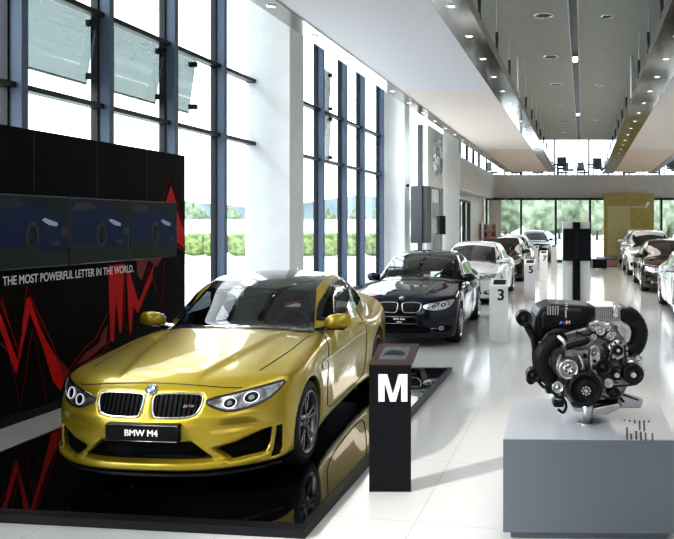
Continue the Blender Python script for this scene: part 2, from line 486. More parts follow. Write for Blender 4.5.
def build_car(s, root, paint, res=.02, detail=2):
    f = make_field(s); L = s['L']; va, vb = s['axles']; zw = s['rw']
    P, Fc = nets(f, (-res*56.5 if res < .018 else -res*math.ceil(1.08/res)-res*.5, -.15, .08), (1.1, L+.15, s['H']+.1), res)
    PP, FF, n = P, Fc, len(P)//2+1
    # windows cut out of the shell
    if s.get('open'):
        V = PP[FF]; ce = V.mean(1)
        dele = np.zeros(len(FF), bool)
        for poly, axis in s['windows']:
            a, b, c, _, _ = AXES[axis]; ins = np.ones(len(FF), bool)
            pin = inset(poly, .012)
            for k in range(4):
                aa = V[:,k,a] if a else np.abs(V[:,k,a])
                ins &= inpoly(aa if a == 0 and False else V[:,k,a], V[:,k,b], pin) if a else (inpoly(V[:,k,0], V[:,k,b], pin))
            if axis == 'side': ins &= np.abs(ce[:,0]) > .4
            if axis == 'top': ins &= ce[:,2] > .8
            dele |= ins
        FF = FF[~dele]
    used = np.unique(FF); rem = -np.ones(len(PP), int); rem[used] = np.arange(len(used))
    me = bpy.data.meshes.new('body'); me.from_pydata(PP[used].tolist(), [], rem[FF].tolist()); me.update()
    bm = bmesh.new(); bm.from_mesh(me); bmesh.ops.remove_doubles(bm, verts=bm.verts, dist=res*.12)
    bm.to_mesh(me); bm.free()
    me.polygons.foreach_set('use_smooth', [True]*len(me.polygons))
    me.materials.append(paint); me.materials.append(M_black)
    # wheel housings and underside are black
    cen = np.empty(len(me.polygons)*3); me.polygons.foreach_get('center', cen); cen = cen.reshape(-1, 3)
    nor = np.empty(len(me.polygons)*3); me.polygons.foreach_get('normal', nor); nor = nor.reshape(-1, 3)
    ra = np.minimum(np.hypot(cen[:,1]-va, cen[:,2]-zw), np.hypot(cen[:,1]-vb, cen[:,2]-zw))
    mi = (((ra < s['arch']+.012) & (np.abs(cen[:,0]) < s['hw']-.05)) | (ra < s['arch']-.002) | ((nor[:,2] < -.75) & (cen[:,2] < .26)) | (cen[:,2] < s.get('skirt', .165))).astype(int)
    me.polygons.foreach_set('material_index', mi)
    co = np.empty(len(me.vertices)*3); me.vertices.foreach_get('co', co); co = co.reshape(-1, 3)
    g = grad(f, co, 2e-3); g /= np.maximum(np.linalg.norm(g, axis=1, keepdims=True), 1e-9)
    me.normals_split_custom_set_from_vertices(g.tolist())
    link('body', me, root)
    if s.get('open'):      # dark lining behind the glass
        fi = lambda u, v, z: np.maximum(f(u, v, z)+.05, .55-z)
        Pi, Fi = nets(fi, (-1., .9, .5), (1., L, s['H']+.05), .045)
        V = Pi[Fi]; dele = np.zeros(len(Fi), bool)
        for poly, axis in s['windows']:
            a, b, c, _, _ = AXES[axis]; ins = inpoly(V[:,:,a].mean(1), V[:,:,b].mean(1), inset(poly, -.03))
            ce = V.mean(1)
            if axis == 'side': ins &= np.abs(ce[:,0]) > .4
            if axis == 'top': ins &= ce[:,2] > .9
            dele |= ins
        Fi = Fi[~dele]
        ml = bpy.data.meshes.new('cabin_lining'); ml.from_pydata(Pi.tolist(), [], Fi[:,::-1].tolist()); ml.update(); ml.materials.append(M_cabin)
        link('cabin_lining', ml, root)
        # cabin furniture
        d = MB(); d.box((-.68, 1.42, .70), (.68, 1.95, .93)); d.build('dashboard', M_cabin, root, bevel=.06, seg=3)
        sw = MB()
        sw.tube([(-.36+.0+.185*math.cos(2*PI*k/28)*1, 2.06+.05*math.sin(2*PI*k/28), .90+.175*math.sin(2*PI*k/28)) for k in range(28)], .015, 8, closed=True)
        sw.box((-.54, 2.05, .88), (-.18, 2.07, .92)); sw = sw
        for vtx in range(len(sw.v)): sw.v[vtx] = (-sw.v[vtx][0], sw.v[vtx][1], sw.v[vtx][2])
        sw.build('steering_wheel', M_cabin, root)
        for sx in (-.38, .38):
            st = MB(); st.box((sx-.25, 2.35, .45), (sx+.25, 2.85, .62))
            st.prism([(sx-.24,2.72,.58),(sx+.24,2.72,.58),(sx+.20,2.98,1.10),(sx-.20,2.98,1.10)], (0,.10,.03))
            seat = st.build('seat', M_leather, root, bevel=.04, seg=3)
            hr = MB(); hr.box((sx-.12, 2.97, 1.10), (sx+.12, 3.07, 1.26)); hr.build('headrest', M_leather, seat, bevel=.04, seg=3)
        im = MB(); im.box((-.11, 2.12, 1.20), (.11, 2.15, 1.26)); im.build('rear_view_mirror', M_black, root, bevel=.015)
    gm = G_wind if s.get('open') else G_dark
    # glass
    for poly, axis, nm in s['glass']:
        for mir in ((False, True) if axis == 'side' else (False,)):
            me = patch_mesh(f, poly, axis, G_side if axis == 'side' and s.get('open') else gm, .005, .05, mirror=mir, name=nm); g = link(nm, me, root)
            fr = s.get('frit', .035) if axis != 'side' else .018
            if s.get('open') or axis == 'side':
                m2 = patch_mesh(f, inset(poly, -.008), axis, M_gloss, .007, .04, hole=inset(poly, fr), mirror=mir, name='window_seal'); link('window_seal', m2, g)
    if 'pillar' in s and s.get('open'):
        for mir in (False, True): link('door_pillar_cover', patch_mesh(f, s['pillar'], 'side', M_gloss, .009, .05, mirror=mir), root)
    if 'roof_panel' in s:
        link('roof_panel', patch_mesh(f, s['roof_panel'], 'top', M_carbon, .006, .05), root)
    ant = MB(); va_ = s.get('antenna', 3.3); q = project(f, [(0, va_)], 'top', 0)[0]
    ant.add([(-.02,va_-.09,q[2]-.01),(.02,va_-.09,q[2]-.01),(.025,va_+.07,q[2]-.01),(-.025,va_+.07,q[2]-.01),(0,va_+.05,q[2]+.055),(0,va_+.02,q[2]+.05)], [(0,1,5),(1,2,4,5),(2,3,4),(3,0,5,4)])
    ant.build('antenna_fin', s.get('antcol', M_gloss), root)
    # lines: thin dark seams lying on the skin
    for pts, axis, nm in s.get('seams', []):
        pp = resamp(chaikin(pts, 2, False), .05, False)
        Q = project(f, pp, axis, .0015)
        for mir in (False, True):
            if nm.startswith('hood_front') and mir: continue
            A = Q.copy()
            if mir: A[:,0] *= -1
            MB().tube([tuple(x) for x in A], .004 if detail > 1 else .005, 5).build(nm, M_black, root)
    # nose and side features
    for poly, axis, m, nm, rim in s.get('patches', []):
        central = min(p[0] for p in poly) == 0
        if central: poly = poly + [(-a, b) for a, b in poly[::-1]]; poly = [p for i, p in enumerate(poly) if p[0] != 0]
        for mir in ((False,) if central else (False, True)):
            hh = .025 if detail > 1 else .05
            me = patch_mesh(f, poly, axis, m, .006, hh, mirror=mir, name=nm)
            if not me: continue
            o = link(nm, me, root)
            if rim:
                pp = resamp(poly, .03); Q = project(f, pp, axis, .006)
                if mir: Q[:,0] *= -1
                MB().tube([tuple(x) for x in Q], rim[1], 8, closed=True).build(rim[2] if len(rim) > 2 else nm+'_surround', rim[0], o)
            if nm == 'kidney_grille' and detail:
                us = [p[0] for p in poly]; zs = [p[1] for p in poly]; u0, u1 = min(us), max(us); k = 10
                for i in range(1, k):
                    uu = u0+(u1-u0)*i/k; col = [zz for zz in np.linspace(min(zs), max(zs), 60) if inpoly(np.array([uu]), np.array([zz]), poly)[0]]
                    if len(col) < 3: continue
                    Q = project(f, [(uu, zz) for zz in np.linspace(col[0], col[-1], 6)], 'front', .012)
                    if mir: Q[:,0] *= -1
                    MB().tube([tuple(x) for x in Q], .0042, 6).build('grille_bar', M_mesh if s.get('m4') else M_gloss, o)
            if nm == 'headlight':
                for (cu, cz, rr) in s['lamp_rings']:
                    hs = patch_mesh(f, [(cu+rr*1.12*math.cos(2*PI*k/20), cz+rr*.97*math.sin(2*PI*k/20)) for k in range(20)], 'front', M_gloss, .009, .03, mirror=mir, name='lamp_housing')
                    if hs: link('lamp_housing', hs, o)
                    ring = [(cu+rr*math.cos(2*PI*k/20), cz+rr*.85*math.sin(2*PI*k/20)) for k in range(20)]
                    lens = patch_mesh(f, [(cu+rr*.42*math.cos(2*PI*k/16), cz+rr*.38*math.sin(2*PI*k/16)) for k in range(16)], 'front', M_chrome, .012, .03, mirror=mir)
                    Q = project(f, ring, 'front', .012)
                    if mir: Q[:,0] *= -1
                    MB().tube([tuple(x) for x in Q], rr*.10, 8, closed=True).build('light_ring', M_led, o)
                    if lens: link('projector_lens', lens, o)
    if s.get('m4'):
        Q = project(f, [(-.86+1.72*k/40, .245) for k in range(41)], 'front', .0); vs = [(q[0], q[1]+.06, .185) for q in Q]+[(q[0], q[1]+.40, .185) for q in Q]
        mb = MB(); n = 41; mb.add(vs+[(a, b, c-.02) for a, b, c in vs], [(i,i+1,n+i+1,n+i) for i in range(n-1)]+[(2*n+i,3*n+i,3*n+i+1,2*n+i+1) for i in range(n-1)]+[(i,2*n+i,2*n+i+1,i+1) for i in range(n-1)]); mb.build('front_splitter', M_black, root)
        for k, m in enumerate((M_mblue, M_mnavy, M_mred)):
            a = .262+k*.009; link('badge_stripe', patch_mesh(f, [(a,.650),(a+.008,.650),(a+.014,.668),(a+.006,.668)], 'front', m, .022, .03), root)
        put_text('badge_lettering', 'M4', .028, M_chrome, frame_matrix(tuple(project(f, [(.318,.659)], 'front', .024)[0]), (1,.12,0), (0,.25,1)), root, bold=.001)
    # badge
    bz, bu = s['badge']; Q = project(f, [(0, bu)], 'top', .004)[0] if bz == 'top' else project(f, [(0, bu)], 'front', .004)[0]
    g = grad(f, np.array([Q]))[0]; roundel(root, Q, g, (0, .3, 1), .041)
    # plate
    pz = s['plate']; q = project(f, [(0, pz)], 'front', 0)[0]; yv = q[1]-.03
    pb = MB(); pb.box((-.265, yv, pz-.062), (.265, yv+.06, pz+.062)); pl = pb.build('number_plate', M_platem, root, bevel=.008)
    pf = MB()
    pf.tube([(-.262,yv-.002,pz-.055),(.262,yv-.002,pz-.055),(.262,yv-.002,pz+.055),(-.262,yv-.002,pz+.055)], .003, 6, closed=True); pf.build('plate_frame', M_chrome if detail > 1 else M_letter, pl)
    if s.get('plate_text'):
        for i, (tx, sz, dz) in enumerate(s['plate_text']):
            put_text('plate_lettering', tx, sz, M_letter, frame_matrix((0, yv-.004, pz+dz), (1,0,0), (0,0,1)), pl, bold=.0022)
    # door mirrors
    mu, mv, mz = s['mirror']; 
    for sx in (1, -1):
        mb = MB()
        P0 = []
        def ringp(x, cy, cz, ry, rz, k=14): return [(sx*x, cy+ry*math.copysign(abs(math.cos(2*PI*i/k))**.8, math.cos(2*PI*i/k)), cz+rz*math.copysign(abs(math.sin(2*PI*i/k))**.8, math.sin(2*PI*i/k))) for i in range(k)]
        st = [(mu, mv+.02, mz-.01, .045, .045), (mu+.05, mv, mz, .065, .065), (mu+.12, mv, mz+.005, .07, .072), (mu+.19, mv+.01, mz+.005, .06, .066), (mu+.235, mv+.03, mz, .035, .045), (mu+.245, mv+.035, mz, .015, .02)]
        vs = []; k = 14
        for q in st: vs += ringp(*q)
        fs = [(i*k+j, i*k+(j+1)%k, (i+1)*k+(j+1)%k, (i+1)*k+j) for i in range(len(st)-1) for j in range(k)]
        fs += [tuple(range(k))[::-1], tuple(range((len(st)-1)*k, len(st)*k))]
        mb.add(vs, fs, True); mo = mb.build('door_mirror', paint, root)
        a = MB(); a.prism([(sx*(mu-.12), mv-.03, mz-.10), (sx*(mu-.12), mv+.09, mz-.10), (sx*(mu+.10), mv+.05, mz-.055), (sx*(mu+.10), mv-.02, mz-.055)], (0,0,.035))
        a.box((min(sx*(mu+.01), sx*(mu+.20)), mv-.045, mz-.075), (max(sx*(mu+.01), sx*(mu+.20)), mv+.06, mz-.052)); a.build('mirror_arm', M_gloss, mo, bevel=.01)
        gl = MB(); gl.box((min(sx*(mu+.02), sx*(mu+.20)), mv+.062, mz-.045), (max(sx*(mu+.02), sx*(mu+.20)), mv+.072, mz+.045)); gl.build('mirror_glass', M_mirrorglass, mo, bevel=.02)
    # door handles
    for (hv, hz) in s['handles']:
        q = project(f, [(hv, hz)], 'side', 0)[0][0]
        for sx in (1, -1):
            MB().tube([(sx*(q-.005), hv-.10, hz), (sx*(q+.028), hv-.07, hz+.002), (sx*(q+.030), hv+.06, hz+.004), (sx*(q-.005), hv+.10, hz+.005)], .013, 8).build('door_handle', paint, root)
    # wheels
    ww = s.get('tyre_w', .255); wm = wheel_meshes(s['rw'], s['rim'], ww, s['wheel'], s.get('rimmat', M_rims))
    for wv in (va, vb):
        for sx in (1, -1):
            w = link('wheel', wm['rim'], root, loc=(sx*(s['hw']-ww/2-.012), wv, s['rw']))
            w.rotation_euler = (.35*(wv > 2), 0, 0 if sx > 0 else PI)
            for k in ('tyre', 'spokes', 'hub_cap', 'brake_disc', 'brake_caliper'):
                link(k, wm[k], w)
    # tail lamps
    for mir in (False, True):
        me = patch_mesh(f, s['tail_lamp'], 'rear', M_red, .006, .05, mirror=mir, name='tail_lamp')
        if me:
            link('tail_lamp', me, root)
    return f

M4_LOW = [(-.47,.285),(-.33,.405),(.33,.405),(.47,.285)]
M4_SIDE = [(.475,.352),(.60,.380),(.74,.430),(.80,.445),(.79,.35),(.765,.285),(.58,.272)]
M4_SLOT = [(.835,.45),(.862,.45),(.858,.25),(.815,.245)]
rect = lambda a, b, c, d: [(a, c), (b, c), (b, d), (a, d)]
def kid(u0, u1, z0, z1):
    return chaikin([(u0+.02, z0+.012), (u0+.06, z0), (u1-.06, z0+.004), (u1-.012, z0+.06), (u1, z1-.03), (u1-.03, z1), (u0+.03, z1), (u0, z1-.03)], 2)

M4_KID = kid(.024,.395,.572,.742)
SPEC_M4 = dict(L=4.671, hw=.935, H=1.43, rw=.335, rim=.245, arch=.362, axles=(.86, 3.672), wheel='double', rimmat=M_rim, open=True, m4=True,
    hood=[(-.1,.66),(0,.70),(.08,.765),(.2,.815),(.5,.875),(1.0,.94),(1.45,.985),(1.8,.99),(2.6,.99),(3.4,1.01),(3.9,1.03),(4.3,1.055),(4.55,1.07),(4.72,1.06)],
    plan=[(-.1,.88),(.3,.905),(.86,.928),(1.35,.905),(1.8,.885),(2.6,.885),(3.2,.91),(3.67,.935),(4.2,.90),(4.7,.82)],
    section=[(.1,.06),(.2,.02),(.32,.01),(.5,.002),(.62,0),(.72,.004),(.8,.022),(.9,.055),(1.0,.10),(1.15,.16)],
    nose=[(.10,.10),(.20,.03),(.225,-.035),(.268,-.035),(.29,.0),(.42,.0),(.50,-.012),(.56,.008),(.64,.03),(.745,.075),(.79,.115),(.84,.2),(.9,.34),(1.0,.6)],
    tail=[(.1,.14),(.3,.07),(.5,0),(.7,.03),(.95,.05),(1.12,.03)],
    roof=[(.8,.60),(1.15,.80),(1.42,.96),(1.8,1.165),(2.1,1.315),(2.3,1.38),(2.5,1.412),(2.75,1.428),(3.0,1.418),(3.3,1.375),(3.6,1.285),(3.9,1.18),(4.15,1.085),(4.5,.95)],
    gh_base=[(1.0,.83),(1.6,.835),(2.2,.83),(3.0,.81),(3.5,.76),(4.0,.67),(4.5,.56)], tumble=.42, shoulder=.085, flare=.012, dome=.016,
    front_holes=[(M4_LOW, .11), (M4_SIDE, .13), (M4_SLOT, .05), (M4_KID, .018)],
    windows=[([(-.725,1.60),(-.42,1.46),(0,1.42),(.42,1.46),(.725,1.60),(.62,2.02),(.575,2.21),(.3,2.12),(0,2.08),(-.3,2.12),(-.575,2.21),(-.62,2.02)],'top')],
    glass=[], antenna=3.35, antcol=M_gloss,
    roof_panel=[(-.57,2.22),(-.3,2.13),(0,2.09),(.3,2.13),(.57,2.22),(.58,2.5),(.57,3.0),(.54,3.30),(.3,3.40),(0,3.43),(-.3,3.40),(-.54,3.30),(-.57,3.0),(-.58,2.5)],
    badge=('front', .758), plate=.487, plate_text=[('BMW M4', .062, 0)], mirror=(.80, 1.76, 1.02), handles=[(2.98, .845)],
    lamp_rings=[(.565,.668,.040),(.69,.69,.044)],
    tail_lamp=[(.45,.76),(.78,.78),(.78,.87),(.45,.88)])
_sg = chaikin([(1.84,.985),(2.04,1.13),(2.25,1.245),(2.5,1.32),(2.85,1.345),(3.25,1.315),(3.60,1.22),(3.86,1.10),(3.80,1.055),(3.2,1.02),(2.6,.995)],1)
SPEC_M4['windows'].append((_sg, 'side'))
SPEC_M4['glass'] = [(SPEC_M4['windows'][0][0], 'top', 'windscreen'), (_sg, 'side', 'side_window'),
    (chaikin([(-.52,3.40),(0,3.50),(.52,3.40),(.56,3.95),(0,4.08),(-.56,3.95)],1), 'top', 'rear_window')]
SPEC_M4['pillar'] = [(2.93,1.01),(2.99,1.01),(3.08,1.34),(3.03,1.345)]
SPEC_M4['patches'] = [
    (inset(M4_KID,.006), 'front', M_mesh, 'kidney_grille', (M_chrome, .0085, 'kidney_surround')),
    (chaikin([(.42,.700),(.415,.672),(.47,.642),(.57,.612),(.70,.628),(.79,.665),(.845,.72),(.868,.768),(.80,.762),(.60,.730)],1), 'front', M_lampd, 'headlight', (M_gloss, .009, 'headlight_seal')),
    ([(0,.285),(0,.405),(.33,.405),(.47,.285)], 'front', M_mesh, 'lower_grille', None),
    (M4_SIDE, 'front', M_mesh, 'side_intake', None),
    ([(.262,.672),(.282,.672),(.288,.688),(.268,.688)], 'front', M_mblue, 'badge_stripe', None) if False else (M4_SLOT, 'front', M_mesh, 'air_curtain_slot', None),
    ([(1.30,.72),(1.52,.735),(1.50,.70),(1.30,.665)], 'side', M_gloss, 'fender_vent', (M_chrome, .004, 'vent_trim')),
]
SPEC_M4['seams'] = [([(-.62,.755),(-.3,.787),(0,.795),(.3,.787),(.62,.755)],'front','hood_front_seam'),
    ([(.66,.46),(.705,.75),(.73,1.05),(.745,1.5)],'top','hood_seam'),
    ([(1.52,.30),(1.50,.6),(1.58,.80),(1.72,.955)],'side','door_seam'), ([(1.52,.30),(1.7,.225),(2.9,.225),(3.05,.28),(3.10,.6),(3.08,.90),(3.0,1.0)],'side','door_seam')]

def sedan(L, H, hw, ax, name, dz=0., rw=.33, wheel='multi', **kw):
    k = (L-4.62)/2
    s = dict(L=L, hw=hw, H=H, rw=rw, rim=rw-.095, arch=rw+.035, axles=ax, wheel=wheel, rimmat=M_rims,
    hood=[(-.1,.64+dz),(0,.69+dz),(.08,.76+dz),(.2,.82+dz),(.5,.89+dz),(1.0,.96+dz),(1.35,1.0+dz),(1.8,1.0+dz),(2.6,1.01+dz),(3.4,1.04+dz),(3.9,1.07+dz),(L-.3,1.10+dz),(L-.08,1.11+dz),(L+.1,1.09+dz)],
    plan=[(-.1,hw-.06),(.3,hw-.03),(.8,hw-.012),(1.3,hw-.03),(1.8,hw-.03),(2.8,hw-.03),(3.6,hw-.012),(L-.4,hw-.04),(L,hw-.10)],
    section=[(.1,.08),(.2,.04),(.32,.02),(.5,.002),(.66,0),(.76,.006),(.86,.03),(.95,.055),(1.05,.09),(1.2,.16)],
    nose=[(.10,.10),(.2,.03),(.28,.0),(.45,.0),(.58,.012),(.66,.03),(.745,.07),(.82,.13),(.92,.30),(1.02,.6)],
    tail=[(.1,.12),(.3,.05),(.5,0),(.7,.03),(.95,.05),(1.12,.03)],
    roof=[(.8,.62+dz),(1.05,.80+dz),(1.3,.96+dz),(1.7,H-.25),(2.0,H-.105),(2.2,H-.04),(2.4,H-.012),(2.7,H),(3.0,H-.01),(3.35+k,H-.06),(3.65+k,H-.15),(3.95+k,H-.28),(4.2+k,H-.37),(4.5+k,H-.5)],
    gh_base=[(1.0,hw-.12),(1.6,hw-.10),(2.2,hw-.09),(3.2,hw-.10),(3.7,hw-.15),(4.1,hw-.22),(4.6,hw-.3)], belt=.98+dz, shoulder=.09, flare=.004, dome=.012, crease=.80+dz,
    windows=[], badge=('top', .15), plate=.46, mirror=(hw-.135, 1.72, 1.02+dz), handles=[(2.35,.86+dz),(3.3,.89+dz)], antenna=3.35,
    lamp_rings=[(.54,.67,.045),(.68,.69,.05)], tail_lamp=[(.45,.80),(.84,.82),(.84,.95),(.45,.95)])
    ws = [(-.68,1.52),(-.36,1.39),(0,1.35),(.36,1.39),(.68,1.52),(.60,1.95),(.56,2.10),(.3,2.02),(0,1.99),(-.3,2.02),(-.56,2.10),(-.60,1.95)]
    zt = H-.09
    sg = chaikin([(1.66,1.01+dz),(1.9,1.15+dz),(2.15,zt-.045),(2.5,zt),(3.0,zt+.005),(3.4+k,zt-.05),(3.8+k,zt-.17),(3.92+k,1.10+dz),(3.8+k,1.065+dz),(2.8,1.03+dz)],1)
    s['glass'] = [(ws,'top','windscreen'),(sg,'side','side_window'),(chaikin([(-.52,3.45+k),(0,3.52+k),(.52,3.45+k),(.58,3.95+k),(0,4.08+k),(-.58,3.95+k)],1),'top','rear_window')]
    s['windows'] = [(ws,'top'),(sg,'side')]
    s['pillar'] = [(2.72,1.01+dz),(2.80,1.01+dz),(2.80,zt+.01),(2.73,zt+.01)]
    s['patches'] = [
     (kid(.03,.345,.575,.735), 'front', M_mesh, 'kidney_grille', (M_chrome, .009, 'kidney_surround')),
     (chaikin([(.38,.70),(.37,.655),(.45,.62),(.60,.605),(.76,.64),(.82,.72),(.835,.77),(.74,.755),(.55,.725)],1), 'front', M_lampd, 'headlight', (M_chrome, .005, 'headlight_rim')),
     ([(.0,.245),(.0,.345),(.46,.345),(.50,.30),(.46,.245)], 'front', M_mesh, 'lower_grille', None),
     (chaikin([(.53,.27),(.55,.36),(.80,.37),(.80,.30),(.74,.255)],1), 'front', M_mesh, 'side_intake', None),
     (chaikin([(.62,.29),(.62,.35),(.69,.35),(.69,.29)],2), 'front', M_lamp, 'fog_lamp', (M_chrome, .004)),
     (rect(.50,.62,.318,.328), 'front', M_chrome, 'chrome_strip', None),
    ]
    s['seams'] = [([(-.62,.76+dz*.5),(-.3,.80),(0,.81),(.3,.80),(.62,.76)],'front','hood_front_seam'), ([(.64,.60),(.68,.85),(.69,1.1),(.70,1.4)],'top','hood_seam'),
      ([(1.45,.28),(1.42,.6),(1.50,.85),(1.62,1.0)],'side','door_seam'), ([(1.45,.28),(2.5,.22),(2.62,.24),(2.66,.6),(2.74,1.0)],'side','door_seam'),
      ([(2.66,.24),(3.1,.22),(3.42,.6),(3.72,.85),(3.74,1.04)],'side','door_seam')]
    s.update(kw); return s
SPEC_3 = sedan(4.62, 1.485, .905, (.79, 3.60), 'three', open=True, plate_text=[('BMW 320d', .040, .018), ('xDrive', .030, -.028)])
SPEC_5 = sedan(4.91, 1.52, .93, (.84, 3.81), 'five', wheel='five', rw=.34)
def suv():
    s = sedan(4.89, 1.76, .97, (.88, 3.81), 'suv', dz=.14, rw=.38, wheel='five')
    s['nose'] = [(.15,.10),(.25,.03),(.35,.0),(.6,.0),(.72,.012),(.80,.03),(.88,.07),(.95,.13),(1.05,.30),(1.15,.6)]
    s['roof'] = [(.7,.70),(1.0,.95),(1.2,1.09),(1.6,1.38),(1.95,1.60),(2.2,1.70),(2.5,1.745),(3.0,1.76),(3.8,1.73),(4.3,1.66),(4.6,1.52),(4.8,1.2),(4.95,.9)]
    s['gh_base'] = [(1.0,.86),(2.2,.88),(3.4,.87),(4.2,.82),(4.8,.72)]; s['belt'] = 1.10; s['tumble'] = .36; s['floor'] = .22
    s['section'] = [(.2,.06),(.3,.02),(.5,0),(.8,0),(.9,.006),(1.0,.03),(1.1,.055),(1.25,.12)]
    s['hood'] = [(-.1,.76),(0,.82),(.08,.92),(.2,.98),(.5,1.04),(1.0,1.09),(1.3,1.12),(2.6,1.14),(4.0,1.16),(5.,1.16)]
    s['glass'][0] = ([(-.72,1.38),(-.36,1.25),(0,1.21),(.36,1.25),(.72,1.38),(.62,1.98),(.3,1.90),(0,1.88),(-.3,1.90),(-.62,1.98)],'top','windscreen')
    s['glass'][1] = (chaikin([(1.55,1.16),(1.85,1.42),(2.15,1.58),(2.6,1.64),(3.6,1.63),(4.3,1.56),(4.5,1.4),(4.45,1.25),(3.0,1.19)],1),'side','side_window')
    s['glass'] = s['glass'][:2]
    s['patches'] = [(kid(.03,.36,.70,.90),'front',M_mesh,'kidney_grille',(M_chrome,.011,'kidney_surround')),
      (chaikin([(.40,.84),(.40,.78),(.60,.75),(.80,.78),(.87,.90),(.80,.90),(.55,.87)],1),'front',M_lampd,'headlight',(M_chrome,.005,'headlight_rim')),
      ([(.0,.36),(.0,.50),(.50,.50),(.55,.42),(.48,.36)],'front',M_mesh,'lower_grille',None),
      (chaikin([(.60,.40),(.62,.52),(.86,.54),(.86,.42),(.78,.36)],1),'front',M_mesh,'side_intake',None)]
    s['lamp_rings'] = [(.55,.81,.045),(.71,.83,.05)]; s['plate'] = .60; s['badge'] = ('top', .17); s['mirror'] = (.86, 1.66, 1.20)
    s['handles'] = [(2.35,1.0),(3.3,1.03)]; s['seams'] = s['seams'][1:]; s['tail_lamp'] = [(.5,.9),(.88,.92),(.88,1.1),(.5,1.1)]
    return s
SPEC_X = suv()
# ------------------------------------------------------------ room materials
M_floor = mat('glazed_floor_tile', (.80,.79,.77), .10, spec=.45)
def tile_floor(m):
    nt = m.node_tree; b = nt.nodes['Principled BSDF']
    tc = nt.nodes.new('ShaderNodeTexCoord'); mp = nt.nodes.new('ShaderNodeMapping'); mp.inputs['Rotation'].default_value = (0,0,NAVE); mp.inputs['Location'].default_value = (1.105,.3,0)
    br = nt.nodes.new('ShaderNodeTexBrick'); br.offset = 0; br.inputs['Scale'].default_value = 1
    br.inputs['Brick Width'].default_value = 1.2; br.inputs['Row Height'].default_value = 1.2; br.inputs['Mortar Size'].default_value = .004
    br.inputs['Color1'].default_value = (.70,.695,.685,1); br.inputs['Color2'].default_value = (.685,.68,.67,1); br.inputs['Mortar'].default_value = (.52,.51,.49,1); br.inputs['Mortar Smooth'].default_value = .3
    n = nt.nodes.new('ShaderNodeTexNoise'); n.inputs['Scale'].default_value = .6; n.inputs['Detail'].default_value = 3
    mr = nt.nodes.new('ShaderNodeMapRange'); mr.inputs['To Min'].default_value = .07; mr.inputs['To Max'].default_value = .16
    nt.links.new(tc.outputs['Object'], mp.inputs['Vector']); nt.links.new(mp.outputs[0], br.inputs['Vector']); nt.links.new(br.outputs['Color'], b.inputs['Base Color'])
    nt.links.new(tc.outputs['Object'], n.inputs['Vector']); nt.links.new(n.outputs['Fac'], mr.inputs['Value']); nt.links.new(mr.outputs[0], b.inputs['Roughness'])
tile_floor(M_floor)
M_wallw = noisy(mat('white_plaster', (.82,.82,.81), .6), (.80,.80,.79), (.84,.84,.83), 3, bump=.02)
M_cream = noisy(mat('cream_plaster', (.72,.69,.62), .6), (.68,.65,.58), (.72,.69,.62), 2)
M_fascia = noisy(mat('taupe_fascia', (.56,.52,.47), .55), (.52,.485,.44), (.56,.52,.47), 2)
M_ceil = noisy(mat('grey_ceiling', (.50,.50,.45), .7), (.46,.46,.415), (.50,.50,.45), 6)
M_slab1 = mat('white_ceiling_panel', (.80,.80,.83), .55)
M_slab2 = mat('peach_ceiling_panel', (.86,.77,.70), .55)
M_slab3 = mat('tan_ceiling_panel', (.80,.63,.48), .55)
M_steel = noisy(mat('polished_steel', (.36,.34,.31), .10, .95), (.36,.34,.31), (.46,.44,.41), 1.5)
M_frame = mat('blue_grey_frame', (.11,.145,.21), .45)
M_dark = mat('black_frame', (.012,.013,.016), .4)
M_bluedark = mat('dark_grey_cladding', (.045,.05,.06), .45)
G_pane = glass('window_glass', (.93,.96,.96), .6)
G_vent = glass('green_tinted_glass', (.37,.40,.39), 1.2, .02, 1.5)
M_pod = mat('black_mirror_podium', (.003,.003,.004), .03, coat=1., spec=.5)
M_podedge = mat('podium_edge', (.010,.010,.012), .4, spec=.3)
M_panel = noisy(mat('black_exhibit_wall', (.010,.010,.011), .45, spec=.06), (.007,.006,.006), (.010,.009,.009), 4)
M_redp = mat('red_print', (.60,.010,.008), .5, spec=.2)
M_redd = mat('dark_red_print', (.20,.006,.006), .45)
M_gold2 = noisy(mat('gold_partition', (.42,.33,.10), .5), (.38,.30,.085), (.44,.35,.11), 3)
M_gold3 = mat('pale_gold_panel', (.52,.47,.24), .5)
M_bluel = mat('blue_edge_line', (.02,.08,.35), .4)
M_wood = mat('orange_brown_step', (.40,.20,.10), .5)
M_rod = mat('white_rod', (.7,.7,.7), .4)
M_light = mat('downlight_lens', (1,1,1), .3, emis=9, ecol=(1,.95,.85))
M_ltrim = mat('downlight_trim', (.7,.7,.7), .2, 1.)
M_stand = mat('white_stand', (.82,.82,.83), .3, coat=.3)
M_black2 = mat('black_stand', (.006,.007,.009), .4, spec=.2)
M_standtop = mat('brown_tablet_surround', (.05,.032,.027), .35)
M_tablet = mat('tablet_screen', (.07,.08,.09), .12, coat=1.)
M_print = mat('black_print', (.01,.01,.012), .5)

def sbox(name, x0a, x0b, ya, yb, za, zb, m, parent=None, bevel=0):
    o = MB().nbox(x0a, x0b, ya, yb, za, zb).build(name, m, parent, bevel)
    return o
# floor, walls, ceilings
FARY = 36.5; TOP = 7.2; GX = -7.05; CXX = -6.2
fl = MB(); fl.prism([nv(-7.3,-6,-.1), nv(8.0,-6,-.1), nv(8.0,37.2,-.1), nv(-7.3,37.2,-.1)], (0,0,.1)); struct(fl.build('floor', M_floor))
struct(sbox('wall_right', 7.6, 7.8, -6, FARY+.3, 0, TOP, M_wallw))
w = MB(); w.prism([nv(-7.3,-6.1,0), nv(7.8,-6.1,0), nv(7.8,-5.9,0), nv(-7.3,-5.9,0)], (0,0,TOP)); struct(w.build('wall_back', mat('grey_back_wall', (.40,.40,.40), .7)))
struct(sbox('ceiling', -7.3, 7.8, -6, FARY+.3, TOP, TOP+.15, M_ceil))
